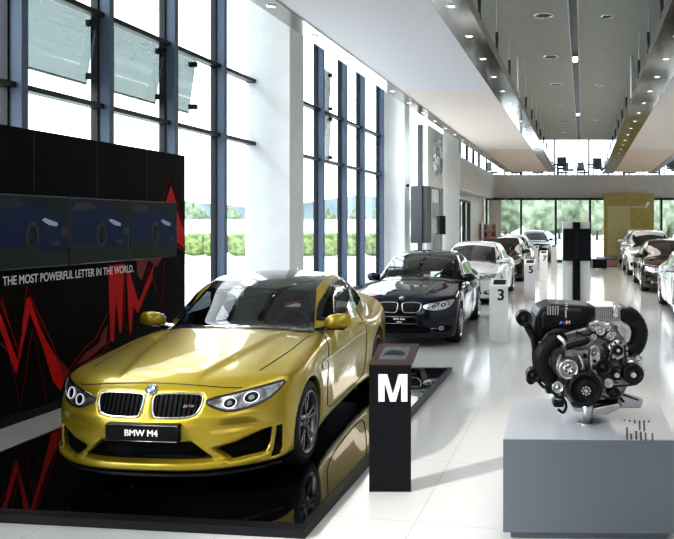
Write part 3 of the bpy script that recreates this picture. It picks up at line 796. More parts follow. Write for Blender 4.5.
# lowered ceiling over the nave, with slot, grilles
CZ = 5.64
c = MB(); c.nbox(-2.6, -.24, -5, 29.8, CZ, CZ+.12); lc = struct(c.build('ceiling', M_ceil))
c = MB(); c.nbox(-.10, 2.9, -5, 29.8, CZ, CZ+.12); struct(c.build('ceiling', M_ceil))
struct(sbox('trim_1', -.24, -.10, -5, 29.8, CZ+.06, CZ+.12, M_dark))
struct(sbox('trim_2', -.26, -.24, -5, 29.8, CZ-.012, CZ+.12, M_rod)); struct(sbox('trim_3', -.10, -.08, -5, 29.8, CZ-.012, CZ+.12, M_rod))
struct(sbox('trim_4', -2.6, 2.9, 29.8, 29.9, CZ, TOP, M_ceil))
for i, y in enumerate((15.3, 23.0)):
    t = empty('track_light_box', 'small light fitting set in the dark ceiling slot', 'light fitting', nv(-.17, y, CZ+.03), -NAVE, 'light fittings in the ceiling slot')
    MB().box((-.06,-.25,-.02), (.06,.25,.03)).build('housing', M_ltrim, t); MB().box((-.045,-.2,-.028), (.045,.2,-.02)).build('lens', M_light, t)
dproto = None
for x0, ys, sz in ((-.69, (12.05,15.0,18.0,21.2,24.4,27.6), .17), (.42, (12.1,18.1,24.2), .11), (-.69, (9.0,), .17)):
    for y in ys:
        d = empty('ceiling_air_diffuser', 'round slotted air outlet in the grey ceiling', 'air vent', nv(x0, y, CZ), 0, 'round ceiling air outlets')
        m = MB()
        m.lathe([(0, sz), (-.012, sz*.98), (-.015, sz*.86), (0, sz*.84)], 32, Matrix.Rotation(-PI/2, 4, 'Y').inverted() if False else Matrix.Rotation(PI/2, 4, 'Y').inverted())
        m.build('ring', M_ltrim, d)
        g = MB(); g.box((-sz*.8,-sz*.16,-.006), (sz*.8,-sz*.04,-.001)); g.box((-sz*.7,sz*.06,-.006), (sz*.7,sz*.18,-.001)); g.box((-sz*.5,-sz*.5,-.006), (sz*.5,-sz*.38,-.001)); g.box((-sz*.5,sz*.4,-.006), (sz*.5,sz*.52,-.001))
        g.build('vent_slot', M_dark, d)
# floating ceiling slabs with steel light channels
SZ = 4.64
def slab(nm, label, pa, pb, sa, sb, sc, sd):
    r = empty(nm, label, 'ceiling panel', nv((sa+sd)/2, 15, SZ))
    ib = r.matrix_basis.inverted() if False else Matrix.Translation(-r.location)
    def bx(n, x0a, x0b, ya, yb, za, zb, m):
        b = MB().nbox(x0a, x0b, ya, yb, za, zb); me = b.mesh(n, m); me.transform(ib); return link(n, me, r)
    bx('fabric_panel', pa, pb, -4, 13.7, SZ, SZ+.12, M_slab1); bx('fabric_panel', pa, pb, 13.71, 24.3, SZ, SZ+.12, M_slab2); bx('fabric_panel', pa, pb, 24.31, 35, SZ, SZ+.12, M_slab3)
    bx('light_channel', sa, sb, -4, 35, SZ-.012, SZ+.16, M_steel); bx('light_channel', sc, sd, -4, 35, SZ-.012, SZ+.16, M_steel)
    return r, bx
sl1, bx1 = slab('suspended_ceiling_panel', 'long floating ceiling panel between the window columns and the ceiling slot, on the left', -3.61, -1.80, -3.91, -3.61, -1.80, -1.38)
sl2, bx2 = slab('suspended_ceiling_panel', 'long floating ceiling panel on the right, above the parked white cars', 1.60, 3.4, 1.045, 1.60, 3.4, 3.72)
for r, x0 in ((sl1, -1.40), (sl2, 1.06)):
    y = 5.5
    while y < 34.5:
        p = nv(x0, y); p -= r.location; p.z = 0
        topz = (CZ if y < 29.8 else TOP)-SZ
        thick = .035 if abs(y-15.) < .5 else .008
        rod = MB().cyl(p+Vector((0,0,.1)), p+Vector((0,0,topz)), thick, n=10).build('suspension_rod', M_rod, r)
        MB().cyl(p+Vector((0,0,.12)), p+Vector((0,0,.47)), .026, n=10).build('rod_sleeve', M_bluedark, rod)
        y += 1.9
lm = MB(); R90 = Matrix.Rotation(PI/2, 4, 'Y')
lm.lathe([(0,.062),(.010,.058),(.010,.044),(-.004,.038)], 20, R90); ltrim = lm.mesh('trim_ring', M_ltrim)
lm = MB(); lm.lathe([(.002,.039),(.004,.0005)], 16, R90); llens = lm.mesh('lens', M_light)
gx = {-3.76:'in the outer steel channel of the left ceiling panel', -1.59:'in the inner steel channel of the left ceiling panel', 1.32:'in the inner steel channel of the right ceiling panel', 3.56:'in the outer steel channel of the right ceiling panel'}
for x0, wh in gx.items():
    y = 3.0
    while y < 34.5:
        d = empty('recessed_downlight', 'small round lit downlight '+wh, 'downlight', nv(x0, y, SZ-.0125), 0, 'downlights '+wh)
        link('trim_ring', ltrim, d); link('lens', llens, d)
        y += 1.33
# window wall on the left: columns, mullions, transoms, panes
for i, (ya, yb) in enumerate(((5.0,5.7), (14.6,15.33), (24.0,24.7))):
    cc = MB(); cc.prism([(nv(GX-.1,ya)), nv(CXX,ya), nv(CXX,yb), nv(GX-.1,yb)], (0,0,TOP))
    o = cc.build('column', M_wallw, None, .012); struct(o)
def window_bay(n, x0, ya, yb, mull, za, zb, trans, vents=(), fin=.20):
    r = bpy.data.objects.new('window_%d' % n, None); COL.objects.link(r); struct(r); r.location = nv(x0, ya, za)
    ib = Matrix.Translation(-r.location)
    def L(n_, mb, m):
        me = mb.mesh(n_, m); me.transform(ib); return link(n_, me, r)
    L('pane', MB().nbox(x0-.012, x0, ya, yb, za, zb), G_pane)
    for y in mull:
        L('mullion', MB().nbox(x0-.02, x0+fin, y, y+.10, za, zb), M_frame)
        L('mullion_cap', MB().nbox(x0-.05, x0+.05, y-.03, y+.13, za, zb), M_dark)
    for z in trans: L('transom', MB().nbox(x0-.04, x0+.13, ya, yb, z-.035, z+.035), M_dark)
    for (y0, y1, z0, z1, tilt) in vents:
        v = MB().prism([nv(x0+.03,y0,z1), nv(x0+.03,y1,z1), nv(x0-tilt,y1,z0), nv(x0-tilt,y0,z0)], (.012,0,0)); vo = L('vent_sash', v, G_vent)
        e = MB().nbox(x0-tilt-.02, x0-tilt+.01, y0, y1, z0-.02, z0+.01); me = e.mesh('sash_rail', M_rod); me.transform(ib); link('sash_rail', me, vo)
        for yy, zz in ((y1-.03, z0+.05), (y1-.03, z1-.12)):
            e = MB().nbox(x0-tilt*.6, x0+.09, yy-.04, yy, zz, zz+.09); me = e.mesh('sash_stay', M_dark); me.transform(ib); link('sash_stay', me, vo)
    return r
vz = (4.02, 4.95)
window_bay(1, GX, 5.7, 14.6, (6.8, 8.42, 9.98, 11.58, 13.18), 0, TOP, (.06, 3.70, 5.02), ((8.7,9.93,*vz,.10), (10.15,11.53,*vz,.10), (11.8,12.5,*vz,.10)))
window_bay(2, GX, 15.33, 24.0, (16.5, 18.2, 19.97, 21.6, 23.68), 0, TOP, (.06, 3.70, 5.02), ((18.4,19.2,3.75,4.98,.02),(18.4,19.2,5.1,6.2,.02)))
window_bay(3, GX, -5.9, 5.0, (-4.3, -2.7, -1.1, .5, 2.1, 3.7), 0, TOP, (.06, 3.70, 5.02))
window_bay(4, GX, 24.7, 29.0, (25.6, 27.2), 0, TOP, (.06, 3.70, 5.02))
# far end
def wx(px): return (px-CX)*FARY/F
r = bpy.data.objects.new('window_5', None); COL.objects.link(r); struct(r)
MB().box((wx(486),FARY,0), (wx(700),FARY+.02,3.35)).build('pane', G_pane, r)
for px in (486.5, 521, 555.6, 589.8, 661): MB().box((wx(px)-.055,FARY-.08,0), (wx(px)+.055,FARY+.08,3.35)).build('mullion', M_dark, r)
MB().box((wx(486),FARY-.08,3.26), (wx(700),FARY+.06,3.375)).build('transom', M_dark, r)
MB().box((wx(486),FARY-.06,0), (wx(700),FARY+.06,.10)).build('transom', M_dark, r)
lv = MB()
x = wx(488)
while x < wx(600):
    lv.prism([(x,FARY-.5,3.25),(x+.07,FARY-.5,3.25),(x+.16,FARY-.09,3.25),(x+.09,FARY-.09,3.25)], (0,0,.08)); x += .2
lo = lv.build('louvre', M_dark, r); lo['kind'] = 'stuff'
r = bpy.data.objects.new('window_6', None); COL.objects.link(r); struct(r)
MB().box((-3.0,FARY+.3,4.6), (wx(700)+2,FARY+.32,TOP)).build('pane', G_pane, r)
for px in (395, 430, 486.5, 521, 555.6, 590, 625, 661): MB().box((wx(px)-.04,FARY+.25,4.6), (wx(px)+.04,FARY+.35,TOP)).build('mullion', M_dark, r)
# mezzanine edge: fascia band along the left and across the end, rounded inner corner
FX = -4.71
def band(za, zb, off, m):
    pts = [nv(FX-off, 26.2)]
    c0 = nv(FX-off, FARY-.9); pts.append(c0)
    cor = nv(FX-off, FARY+.0-off if False else FARY); e1 = c0; e2 = Vector((cor.x+.9, FARY, 0))
    for k in range(1, 9):
        t = k/9; pts.append(e1*(1-t)**2 + cor*2*t*(1-t) + e2*t*t)
    pts += [e2, Vector((wx(700)+2, FARY, 0))]
    back = [Vector((wx(700)+2, FARY+.35, 0)), nv(FX-.5, FARY+.35), nv(FX-.5, 26.2)]
    return [Vector((p.x,p.y,za)) for p in pts+back]
b = MB(); pl = band(3.375, 4.6, 0, None); n = len(pl)
b.prism(pl, (0,0,4.6-3.375)); struct(b.build('wall_far', M_fascia))
struct(MB().box((-4.0,FARY+.35,4.45), (wx(700)+2,FARY+7,4.6)).build('floor', M_fascia))
struct(sbox('trim_5', FX-.55, FX-.02, 26.2, FARY, 3.34, 3.374, M_wallw))
# recess below the band
struct(sbox('wall_left', -5.5, -5.24, 31.6, FARY+.3, 0, 3.34, M_cream)); struct(sbox('wall_left', -5.5, -5.24, 26.2, 29.0, 0, 3.34, M_wallw)); struct(sbox('wall_left', -5.5, -5.24, 29.0, 31.6, 3.05, 3.34, M_cream))
d = bpy.data.objects.new('door_1', None); COL.objects.link(d); struct(d)
for ya, yb in ((29.0,29.12),(30.2,30.3),(31.48,31.6)): sbox('door_frame', -5.3, -5.15, ya, yb, 0, 3.05, M_dark, d)
sbox('door_frame', -5.3, -5.15, 29.0, 31.6, 2.95, 3.05, M_dark, d); sbox('door_pane', -5.24, -5.22, 29.1, 31.5, 0, 2.95, G_pane, d)
struct(MB().box((wx(488.5),FARY-.14,0), (wx(501),FARY-.10,3.25)).build('wall_far', M_cream))
window_bay(7, -5.24, 26.2, FARY, (27.5, 29.3, 31.1, 32.9, 34.7), 4.6, TOP, (4.66,), fin=.03)
# white column in front of the recess, with its projecting block
struct(MB().box((-.26,25.8,0), (.36,26.3,TOP)).build('column', M_wallw, None, .01))
struct(MB().box((-.30,25.7,3.38), (.40,26.35,4.64)).build('trim_6', M_wallw, None, .01))
# emblem booth
bo = empty('exhibit_booth', 'tall white and dark grey booth wall carrying a round emblem, beyond the second column', 'booth', nv(-5.17, 23.0, 0), -NAVE)
# local x = into nave, y = along the nave
D1 = 2.5*DL
MB().box((-.60,0,3.27), (0,D1,5.32)).build('upper_cladding', M_wallw, bo, .01)
MB().box((-.60,.02,1.37), (-.04,.7,3.27)).build('lower_cladding', M_bluedark, bo)
MB().box((-.58,.04,0), (-.06,.7,1.37)).build('base_cladding', M_wallw, bo)
MB().box((-.34,-.05,0), (-.20,-.001,5.32)).build('dark_strip', M_bluedark, bo)
MB().box((-.08,.68,.9), (-.02,.76,3.27)).build('glass_frame', M_rod, bo); MB().box((-.06,.76,1.0), (-.045,D1-.1,3.27)).build('display_pane', G_vent, bo); MB().box((-.08,D1-.1,0), (-.02,D1,3.27)).build('glass_frame', M_rod, bo)
MB().box((-.08,.7,.85), (-.02,D1-.1,1.0)).build('glass_frame', M_rod, bo)
roundel(bo, Vector((.03, 1.42, 4.33)), (1,0,0), (0,0,1), .63)
tv = empty('hanging_display', 'small black display panel hanging beside the white column', 'display', (-.30, 25.3, 0), 0)
MB().box((-.06,0,1.62), (.14,.08,2.30)).build('housing', M_black, tv, .01); MB().cyl((.04,.05,2.3), (.04,.05,3.3), .012, n=8).build('bracket', M_dark, tv)
cam_ = empty('ceiling_camera', 'small dome security camera on the side of the second column', 'camera', nv(-6.2+.06, 24.2, 3.35)); MB().ball((0,0,0), .055).build('dome', M_black, cam_); MB().cyl((-.05,0,.02), (.0,0,.02), .03, n=12).build('mount', M_rod, cam_)
# black exhibit wall with three screens and red graphics
PX0 = -5.71
pw = empty('exhibit_wall', 'black exhibit wall with a slogan and red zigzag print behind the gold coupe', 'display wall', nv(PX0, 3.0, 0), -NAVE)
# local: x towards the nave, y along it ; face at x = 0
PE = (9.9-3.0)*DL
MB().box((-.28,0,.0), (0,PE,2.98)).build('panel_board', M_panel, pw, .006)
MB().box((-.30,0,0), (.03,PE,.09)).build('plinth_strip', M_podedge, pw)
for px in (34, 97, 147):
    yy = (-PX0/((CX-px)/F+SL)-3.0)*DL; MB().box((0,yy-.003,2.33), (.0015,yy+.003,2.97)).build('board_seam', M_bluedark, pw)
def PP(px, py):        # a point of the photo on the exhibit wall face (local y, z)
    y = -PX0/((CX-px)/F+SL); return ((y-3.0)*DL, EYE-(py-HY)*y/F)
def zig(pts, m, nm, lift, flip=False):
    q = [PP(a, b) for a, b in pts]; o = MB(); o.add([(lift, a, b) for a, b in q], [tuple(range(len(q)))])
    o = o.build(nm, m, pw); return o
def cA(*p): return [(x/2.836, 260+y/2.836) for x, y in p]
def cB(*p): return [(x/2.836, 110+y/2.836) for x, y in p]
Z = [ (cA((-60,40),(-60,90),(0,195),(46,325),(84,150),(84,105),(76,108),(49,285),(0,150)), M_redp),
      (cA((84,105),(84,150),(120,245),(150,345),(172,372),(182,338),(150,262),(112,190)), M_redp),
      (cA((150,262),(182,338),(215,300),(250,280),(300,238),(306,180),(290,205),(280,235),(240,265),(200,318)), M_redd),
      (cA((306,16),(352,10),(350,60),(345,205),(338,205),(328,110),(322,232),(312,228)), M_redp),
      (cA((358,34),(366,30),(392,120),(440,0),(428,60),(390,150),(376,130),(372,205),(366,205)), M_redp),
      (cB((468,268),(484,212),(500,268)), M_redp), (cB((497,272),(506,300),(521,340),(521,392),(497,372)), M_redp),
      (cA((386,-2),(460,-12),(444,20),(420,0),(400,60),(388,40)), M_redd) ]
for i, (pts, m) in enumerate(Z): zig(pts, m, 'red_graphic', .002+.0006*i)
for pts in (cA((0,235),(25,262),(58,415),(92,190),(134,415)), cA((-20,60),(0,120),(56,262),(75,75),(132,232)), cA((395,180),(404,100),(422,22),(458,126),(466,5)),
            cB((458,262),(483,186),(521,330)), cB((497,380),(521,400)), cA((176,345),(230,300),(292,262),(312,225)), cA((180,330),(240,250),(270,225),(306,150)), cA((84,100),(150,240),(178,330)), cA((5,110),(50,262)), cA((355,40),(352,180),(370,215),(380,120))):
    q = [PP(a, b) for a, b in pts]
    MB().tube([(.002, a, b) for a, b in q], .0045, 4).build('red_line', M_redp, pw)
Mp = frame_matrix((.004, PP(67,277)[0], 1.425), (0,1,0), (0,0,1))
slog = text_mesh('THE MOST POWERFUL LETTER IN THE WORLD.', .128, bold=.0028, xscale=.80)
xs = [v.co.x for v in slog.vertices]; wd = max(xs)-min(xs); y0 = PP(1.8,285)[0]; y1 = PP(133,273)[0]
slog.transform(Matrix.Translation((-(max(xs)+min(xs))/2, 0, 0))); slog.transform(Matrix.Diagonal(((y1-y0)/wd, 1, 1, 1)))
slog.transform(frame_matrix((.009, (y0+y1)/2, 1.432), (0,1,0), (0,0,1))); slog.materials.clear(); slog.materials.append(M_letter); link('slogan_lettering', slog, pw)
# screens: each shows a dark blue car on grass
M_scr = mat('screen_dusk', (.007,.011,.018), .3, emis=.3, ecol=(.012,.018,.026), spec=.15)
M_scrg = mat('screen_grass', (.015,.022,.02), .4, emis=.3, ecol=(.018,.024,.022), spec=.15); M_scrc = mat('screen_car', (.006,.012,.034), .3, spec=.15, emis=.4, ecol=(.006,.014,.04))
M_scrd = mat('screen_car_dark', (.004,.005,.008), .2); M_scrl = mat('screen_car_highlight', (.2,.25,.3), .2, emis=.5, ecol=(.16,.2,.26)); M_scrt = mat('screen_tree', (.006,.011,.012), .4, emis=.3, ecol=(.012,.02,.022), spec=.15)
edges = [6.60, 7.62, 8.635, 9.65]
for i in range(3):
    a = (edges[i]-3.0)*DL; bb = (edges[i+1]-3.0)*DL-.015; wd = bb-a
    nm = ('largest and nearest wall screen of the three, cut by the left edge of the photo', 'middle wall screen of the three, showing a dark blue car', 'farthest wall screen of the three, at the end of the black wall')[i]
    s = empty('wall_screen', nm, 'screen', nv(PX0, edges[i], 1.54)+Vector((0,0,0)), -NAVE, None)
    MB().box((.001,0,0), (.045,wd,.76)).build('screen_housing', M_gloss, s, .004)
    def flat(nm, pts, m, x): return MB().add([(x, p[0]*wd, p[1]*.76) for p in pts], [tuple(range(len(pts)))]).build(nm, m, s)
    flat('picture', [(.015,.02),(.985,.02),(.985,.98),(.015,.98)], M_scr, .047)
    flat('picture_grass', [(.015,.02),(.985,.02),(.985,.22),(.6,.25),(.3,.30),(.015,.34)], M_scrg, .048)
    flat('picture_trees', [(.55,.62),(.985,.55),(.985,.98),(.72,.98),(.66,.85)], M_scrt, .0485)
    flat('picture_car', [(.015,.32),(.015,.86),(.10,.95),(.30,.97),(.44,.88),(.62,.80),(.78,.73),(.90,.66),(.975,.58),(.985,.45),(.985,.30),(.88,.24),(.66,.24),(.55,.28),(.3,.30)], M_scrc, .049)
    flat('picture_car_window', [(.02,.80),(.10,.92),(.29,.94),(.42,.85),(.25,.80)], M_scrd, .050)
    flat('picture_car_wheel', [(.50+.085*math.cos(k*PI/10), .44+.20*math.sin(k*PI/10)) for k in range(20)], M_scrd, .050)
    flat('picture_car_rim', [(.51+.055*math.cos(k*PI/8), .44+.14*math.sin(k*PI/8)) for k in range(16)], M_scrt, .051)
    flat('picture_car_lamp', [(.62,.66),(.66,.69),(.84,.62),(.83,.57),(.72,.59)], M_scrl, .051)
    flat('picture_car_grille', [(.88,.58),(.98,.54),(.98,.43),(.89,.44)], M_scrd, .051)
    flat('picture_car_intake', [(.72,.36),(.90,.36),(.88,.29),(.76,.29)], M_scrd, .051)
# podium
pa = px_floor(305, 539.0); fr = px_floor(0, 522.7)
bl = nv(-5.05, 9.35); br_ = nv(-1.77, 9.35); flx = nv(-5.05, 4.85)
front_dir = (fr-pa).normalized(); k = (flx.x-pa.x)/front_dir.x; flx = pa+front_dir*((-5.05+SL*pa.y-pa.x+.1)/ (front_dir.x-SL*front_dir.y))
pd = empty('car_podium', 'low black mirror finish podium under the gold coupe', 'podium', (-2.2, 7, 0))
def P2(p, z, ins=0.): c = Vector((-2.2,7,0)); q = Vector((p.x,p.y,0)); return Vector((q.x,q.y,z))-c
base = [P2(flx,0), P2(pa,0), P2(br_,0), P2(bl,0)]
MB().prism(base, (0,0,.058)).build('podium_base', M_podedge, pd)
cen = sum(base, Vector())/4
def inn(p, d): 
    v = (cen-p); v.z = 0; return p+v.normalized()*d
MB().prism([inn(p, .10)+Vector((0,0,.0585)) for p in base], (0,0,.002)).build('mirror_top', M_pod, pd)
# number stands
def stand(txt, px0, px1, pyb, label, dark=False, lettering=True):
    p = px_floor(px0, pyb); q = px_floor(px1, pyb); w_ = (q.x-p.x); d_ = .26
    s = empty('information_stand', label, 'stand', p, 0)
    m = M_black2 if dark else M_stand
    sh = SL*d_
    b = MB(); e_ = .045; V = [(0,0,0),(w_,0,0),(w_-.003,e_,0),(.009,e_,0),(0,0,.945),(w_,0,.945),(w_+sh,d_,1.055),(sh,d_,1.055),(w_-.003,e_,.90),(.009,e_,.90),(w_+sh,d_,1.03),(sh,d_,1.03)]
    b.add(V, [(0,3,2,1),(0,1,5,4),(1,2,8,5),(5,8,10,6),(6,10,11,7),(2,3,9,8),(8,9,11,10),(3,0,4,9),(9,4,7,11),(4,5,6,7)]); b.build('stand_body', m, s, .004)
    def top(u, t, l): # point on sloped top
        return (u*w_+sh*t, t*d_, .945+.11*t+l)
    a, c_, e, g = (0,1,0,1) if dark else (.08,.92,.06,.94)
    if dark:
        MB().prism([top(0,0,.001),top(1,0,.001),top(1,1,.001),top(0,1,.001)], (0,0,.006)).build('tablet_surround', M_standtop, s)
    t = MB().prism([top(.17,.22,.0075 if dark else .001),top(.83,.22,.0075 if dark else .001),top(.83,.82,.0075 if dark else .001),top(.17,.82,.0075 if dark else .001)], (0,0,.003)).build('tablet', M_tablet if dark else M_black2, s)
    if dark:
        MB().add([top(.25,.42,.012),top(.42,.42,.012),top(.75,.40,.012),top(.77,.52,.012),top(.62,.60,.012),top(.5,.66,.012),top(.35,.64,.012),top(.27,.54,.012)], [tuple(range(8))]).build('tablet_picture', M_print, t)
    if dark:
        mw = w_*.69; mh = .205; mx = w_*.225; mz = .675; t = mw*.215
        gl = [(0,0),(t,0),(t,mh*.70),(mw*.40,0),(mw*.60,0),(mw-t,mh*.70),(mw-t,0),(mw,0),(mw,mh),(mw-t*1.42,mh),(mw*.5,mh*.27),(t*1.42,mh),(0,mh)]
        o = MB().prism([(mx+a, -.0015, mz+b) for a, b in gl], (0,-.002,0)).build('stand_lettering', M_letter, s)
    elif lettering:
        sz = .28 if dark else .26
        put_text('stand_lettering', txt, sz*(1.05 if dark else 1), M_letter if dark else M_print, frame_matrix((w_*(.50 if dark else .62), -.003, .945-(.165 if dark else .155)), (1,0,0), (0,0,1)), s, bold=.009)
    return s
stand('M', 369, 411, 492, 'black stand with a large white letter M and a tablet, beside the gold coupe', True)
stand('3', 489.3, 508, 342, 'white stand numbered 3, nearest of the white stands')
stand('5', 524, 535.2, 300, 'white stand numbered 5, beside the rear of the white sedan')
stand('7', 539.4, 547.6, 281, 'white stand numbered 7, third of the white stands')
stand('', 551, 557, 268.5, 'plain white stand at the far windows, left of the black and white pylon', lettering=False)
stand('', 534.5, 538.5, 270.5, 'plain white stand at the far end beside the dark grey car', lettering=False)
# pylon in the middle
py_ = empty('display_pylon', 'white board pylon with a black post and black box, behind the engine', 'pylon', (2.90, 17.7, 0))
MB().box((0,.06,0), (.70,.14,2.06)).build('white_board', M_stand, py_, .004); MB().box((.25,-.06,0), (.43,.06,2.05)).build('black_post', M_black2, py_, .004)
bx_ = MB().box((0,-.10,1.06), (.70,.055,1.88)).build('black_box', M_black2, py_, .01)
for k in range(14): MB().box((.30,-.108,1.16+k*.045), (.38,-.10,1.18+k*.045)).build('vent_slot', M_dark, bx_)
# gold partition and stepped platform at the far end
gp = empty('gold_partition', 'gold partition panel with a hexagon pattern at the far end', 'partition', ((604-450)*36.2/F, 36.2, 0))
W_ = (654-604)*36.2/F
MB().box((0,0,0), (W_,.15,3.58)).build('gold_board', M_gold2, gp); MB().box((.18,-.012,.35), (W_*.52,-.001,2.95)).build('pale_panel', M_gold3, gp)
for (hx, hz, hr) in ((.75,1.0,.28),(.50,1.45,.28),(1.0,1.46,.28),(.75,1.9,.28),(.5,.55,.28),(1.0,2.4,.25),(1.05,.58,.25)):
    MB().tube([(hx+hr*math.cos(PI/3*k), -.016, hz+hr*math.sin(PI/3*k)) for k in range(6)], .008, 5, closed=True).build('hexagon_line', M_gold2, gp)
sg_ = MB(); sg_.prism([(W_*.80,-.03,2.82),(W_*.84,-.03,2.82),(W_*.92,-.03,3.15),(W_*.86,-.03,3.15)], (0,.02,0)); sg_.build('sign_mark', M_chrome, gp); MB().box((W_*.52,-.02,2.88),(W_*.78,-.002,2.93)).build('sign_strip', M_ltrim, gp)
pf_ = empty('stepped_platform', 'low orange brown platform with blue edges in front of the gold partition', 'platform', (7.2, 32.3, 0))
MB().box((0,0,0), (.62,1.62,.33)).build('platform_block', M_wood, pf_); MB().box((-.01,-.012,.33), (.63,1.62,.385)).build('edge_line', M_bluel, pf_); MB().box((-.01,-.02,0), (.63,-.001,.04)).build('edge_line', M_bluel, pf_)
struct(MB().box((4.4,32.2,.001), (7.15,32.45,.006)).build('trim_7', M_bluel))
ot = empty('ottoman', 'black low ottoman seat by the far windows, right of the pylon', 'seat', (6.25, 30.2, 0)); MB().box((0,0,.06), (.62,.6,.46)).build('cushion', M_black2, ot, .03)
for a in (.06,.52):
    for b_ in (.06,.5): MB().box((a,b_,0), (a+.04,b_+.04,.06)).build('leg', M_dark, ot)
br = empty('brochure_rack', 'grey rack with brown and red brochures beside the cream wall at the far left', 'rack', nv(-5.12, 34.9))
MB().box((0,0,0), (.10,.5,2.05)).build('side_panel', M_ltrim, br); MB().box((.10,.42,0), (.78,.5,2.0)).build('back_panel', M_cream, br); MB().box((.72,0,0), (.78,.42,2.0)).build('side_panel', M_stand, br)
for z in (.5,.9,1.3,1.7): MB().box((.10,.02,z), (.72,.42,z+.03)).build('shelf', M_stand, br)
for k, (z, m) in enumerate(((.93,M_wood),(1.33,M_mred),(1.73,M_wood),(.53,M_bluel))):
    for j in range(3):
        bk = MB().box((0,0,0), (.14,.03,.24)).build('brochure', m if j != 1 else M_cream, None, loc=br.location+Vector((.14+.19*j,.2,z)))
        tag(bk, 'upright brochure standing on a shelf of the grey rack', 'brochure', 'brochures in the far rack')
# café furniture up on the mezzanine
M_chair = mat('dark_chair', (.03,.035,.045), .5)
def cafe_chair(loc, rz):
    c = empty('cafe_chair', 'dark cafe chair up on the mezzanine behind the far band', 'chair', loc, rz, 'cafe chairs on the mezzanine')
    MB().box((-.25,-.23,.38), (.25,.23,.47)).build('seat', M_chair, c); MB().prism([(-.25,.2,.50),(.25,.2,.50),(.25,.28,1.02),(-.25,.28,1.02)], (0,.03,0)).build('backrest', M_chair, c)
    for a in (-.2,.2):
        for b_ in (-.2,.2): MB().cyl((a,b_,0), (a,b_,.43 if b_ < 0 else .6), .018, n=8).build('leg', M_chair, c)
def cafe_table(loc):
    c = empty('cafe_table', 'small dark round cafe table up on the mezzanine', 'table', loc, 0, 'cafe tables on the mezzanine')
    MB().cyl((0,0,.71), (0,0,.745), .38).build('tabletop', M_chair, c); MB().cyl((0,0,.03), (0,0,.71), .03, n=10).build('pedestal', M_chair, c); MB().cyl((0,0,0), (0,0,.03), .22).build('base', M_chair, c)
for k, tx in enumerate((4.0, 6.0, 8.0, 10.0, 12.0)):
    cafe_table((tx, 38.6, 4.6)); cafe_chair((tx-.68, 38.6, 4.6), 1.3); cafe_chair((tx+.68, 38.7, 4.6), -1.7); cafe_chair((tx+.1, 37.55, 4.6), 2.9 if k%2 else .1)
for k, tx in enumerate((3.2, 5.9, 8.6, 11.3)):
    cafe_table((tx, 40.6, 4.6)); cafe_chair((tx-.72, 40.6, 4.6), 2.2); cafe_chair((tx+.72, 40.7, 4.6), -2.4)
# outside: ground, hedge, trees, hills, low building
M_ground = mat('pale_paving', (.80,.80,.78), .8); M_grass = noisy(mat('grass', (.25,.33,.10), .9), (.50,.56,.32), (.66,.68,.48), .5)
struct(MB().box((-400,-200,-.25), (400,600,-.12)).build('ground', M_ground))
o = MB().box((-60,16,-.12), (-14,46,-.10)).build('lawn', M_grass); tag(o, 'pale mown grass outside the left windows', 'grass', kind='stuff')
M_leaf = noisy(mat('hedge_leaf', (.16,.24,.05), .8), (.10,.15,.04), (.34,.40,.17), 4.)
M_leaf2 = noisy(mat('tree_leaf', (.10,.17,.06), .8), (.12,.16,.09), (.33,.38,.26), .9)
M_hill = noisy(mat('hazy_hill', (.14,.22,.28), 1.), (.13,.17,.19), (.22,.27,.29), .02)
M_trunk = mat('tree_trunk', (.12,.08,.05), .8)
def blob(c, r, sx, sy, sz, seed, amp=.25, n=30, sq=1.):
    pq = lambda t: math.copysign(abs(t)**sq, t)
    rd = random.Random(seed); ph = [rd.uniform(0,6.3) for _ in range(6)]; mb = MB(); m = n//2; vs = []; fs = []
    for i in range(m+1):
        t = PI*i/m
        for k in range(n):
            q = 2*PI*k/n; rr = r*(1+amp*(math.sin(3*q+ph[0])*math.sin(2*t+ph[1])+.6*math.sin(7*q+ph[2])*math.sin(5*t+ph[3])+.4*rd.uniform(-1,1)*(0 < i < m)))
            vs.append((c[0]+rr*sx*pq(math.sin(t))*pq(math.cos(q)), c[1]+rr*sy*pq(math.sin(t))*pq(math.sin(q)), c[2]+rr*sz*pq(math.cos(t))))
    for i in range(m):
        for k in range(n): fs.append((i*n+k, (i+1)*n+k, (i+1)*n+(k+1)%n, i*n+(k+1)%n))
    return mb.add(vs, fs, True)
rd = random.Random(5)
for k in range(34):
    x = -50+k*1.5; o = blob((0,0,.76), .72, 1.03, .9, 1.02, k, .02, 36, .45).build('hedge_shrub', M_leaf, None, loc=(x, 46+rd.uniform(-.3,.3), -.1)); tag(o, 'low clipped green shrub of the hedge outside the left windows', 'shrub', 'hedge shrubs outside the left windows')
def tree(x, y, h, w_, seed, grp, lab):
    t = empty('tree', lab, 'tree', (x, y, -.12), 0, grp)
    blob((0,0,h*.6), h*.42, w_, w_, 1., seed).build('crown', M_leaf2, t); MB().cyl((0,0,0), (0,0,h*.4), .2, n=8).build('trunk', M_trunk, t)
for k in range(22): tree(-92+k*6.1, 136+rd.uniform(-3,3), rd.uniform(4.6,6.4), .95, k+50, 'trees far outside the left windows', 'small hazy tree in the far row outside the left windows')
for k in range(20): tree(4+k*3.9, 92+(k%2)*7, rd.uniform(5.6,7.4), .95, k+90, 'trees outside the far windows', 'leafy tree in the row outside the far end windows')
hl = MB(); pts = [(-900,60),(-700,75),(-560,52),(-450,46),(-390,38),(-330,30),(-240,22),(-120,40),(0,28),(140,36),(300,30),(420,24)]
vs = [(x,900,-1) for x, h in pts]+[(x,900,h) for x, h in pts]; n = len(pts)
hl.add(vs+[(x,1200,-1) for x, h in pts], [(i,i+1,n+i+1,n+i) for i in range(n-1)]+[(n+i,n+i+1,2*n+i+1,2*n+i) for i in range(n-1)]); struct(hl.build('hills', M_hill))
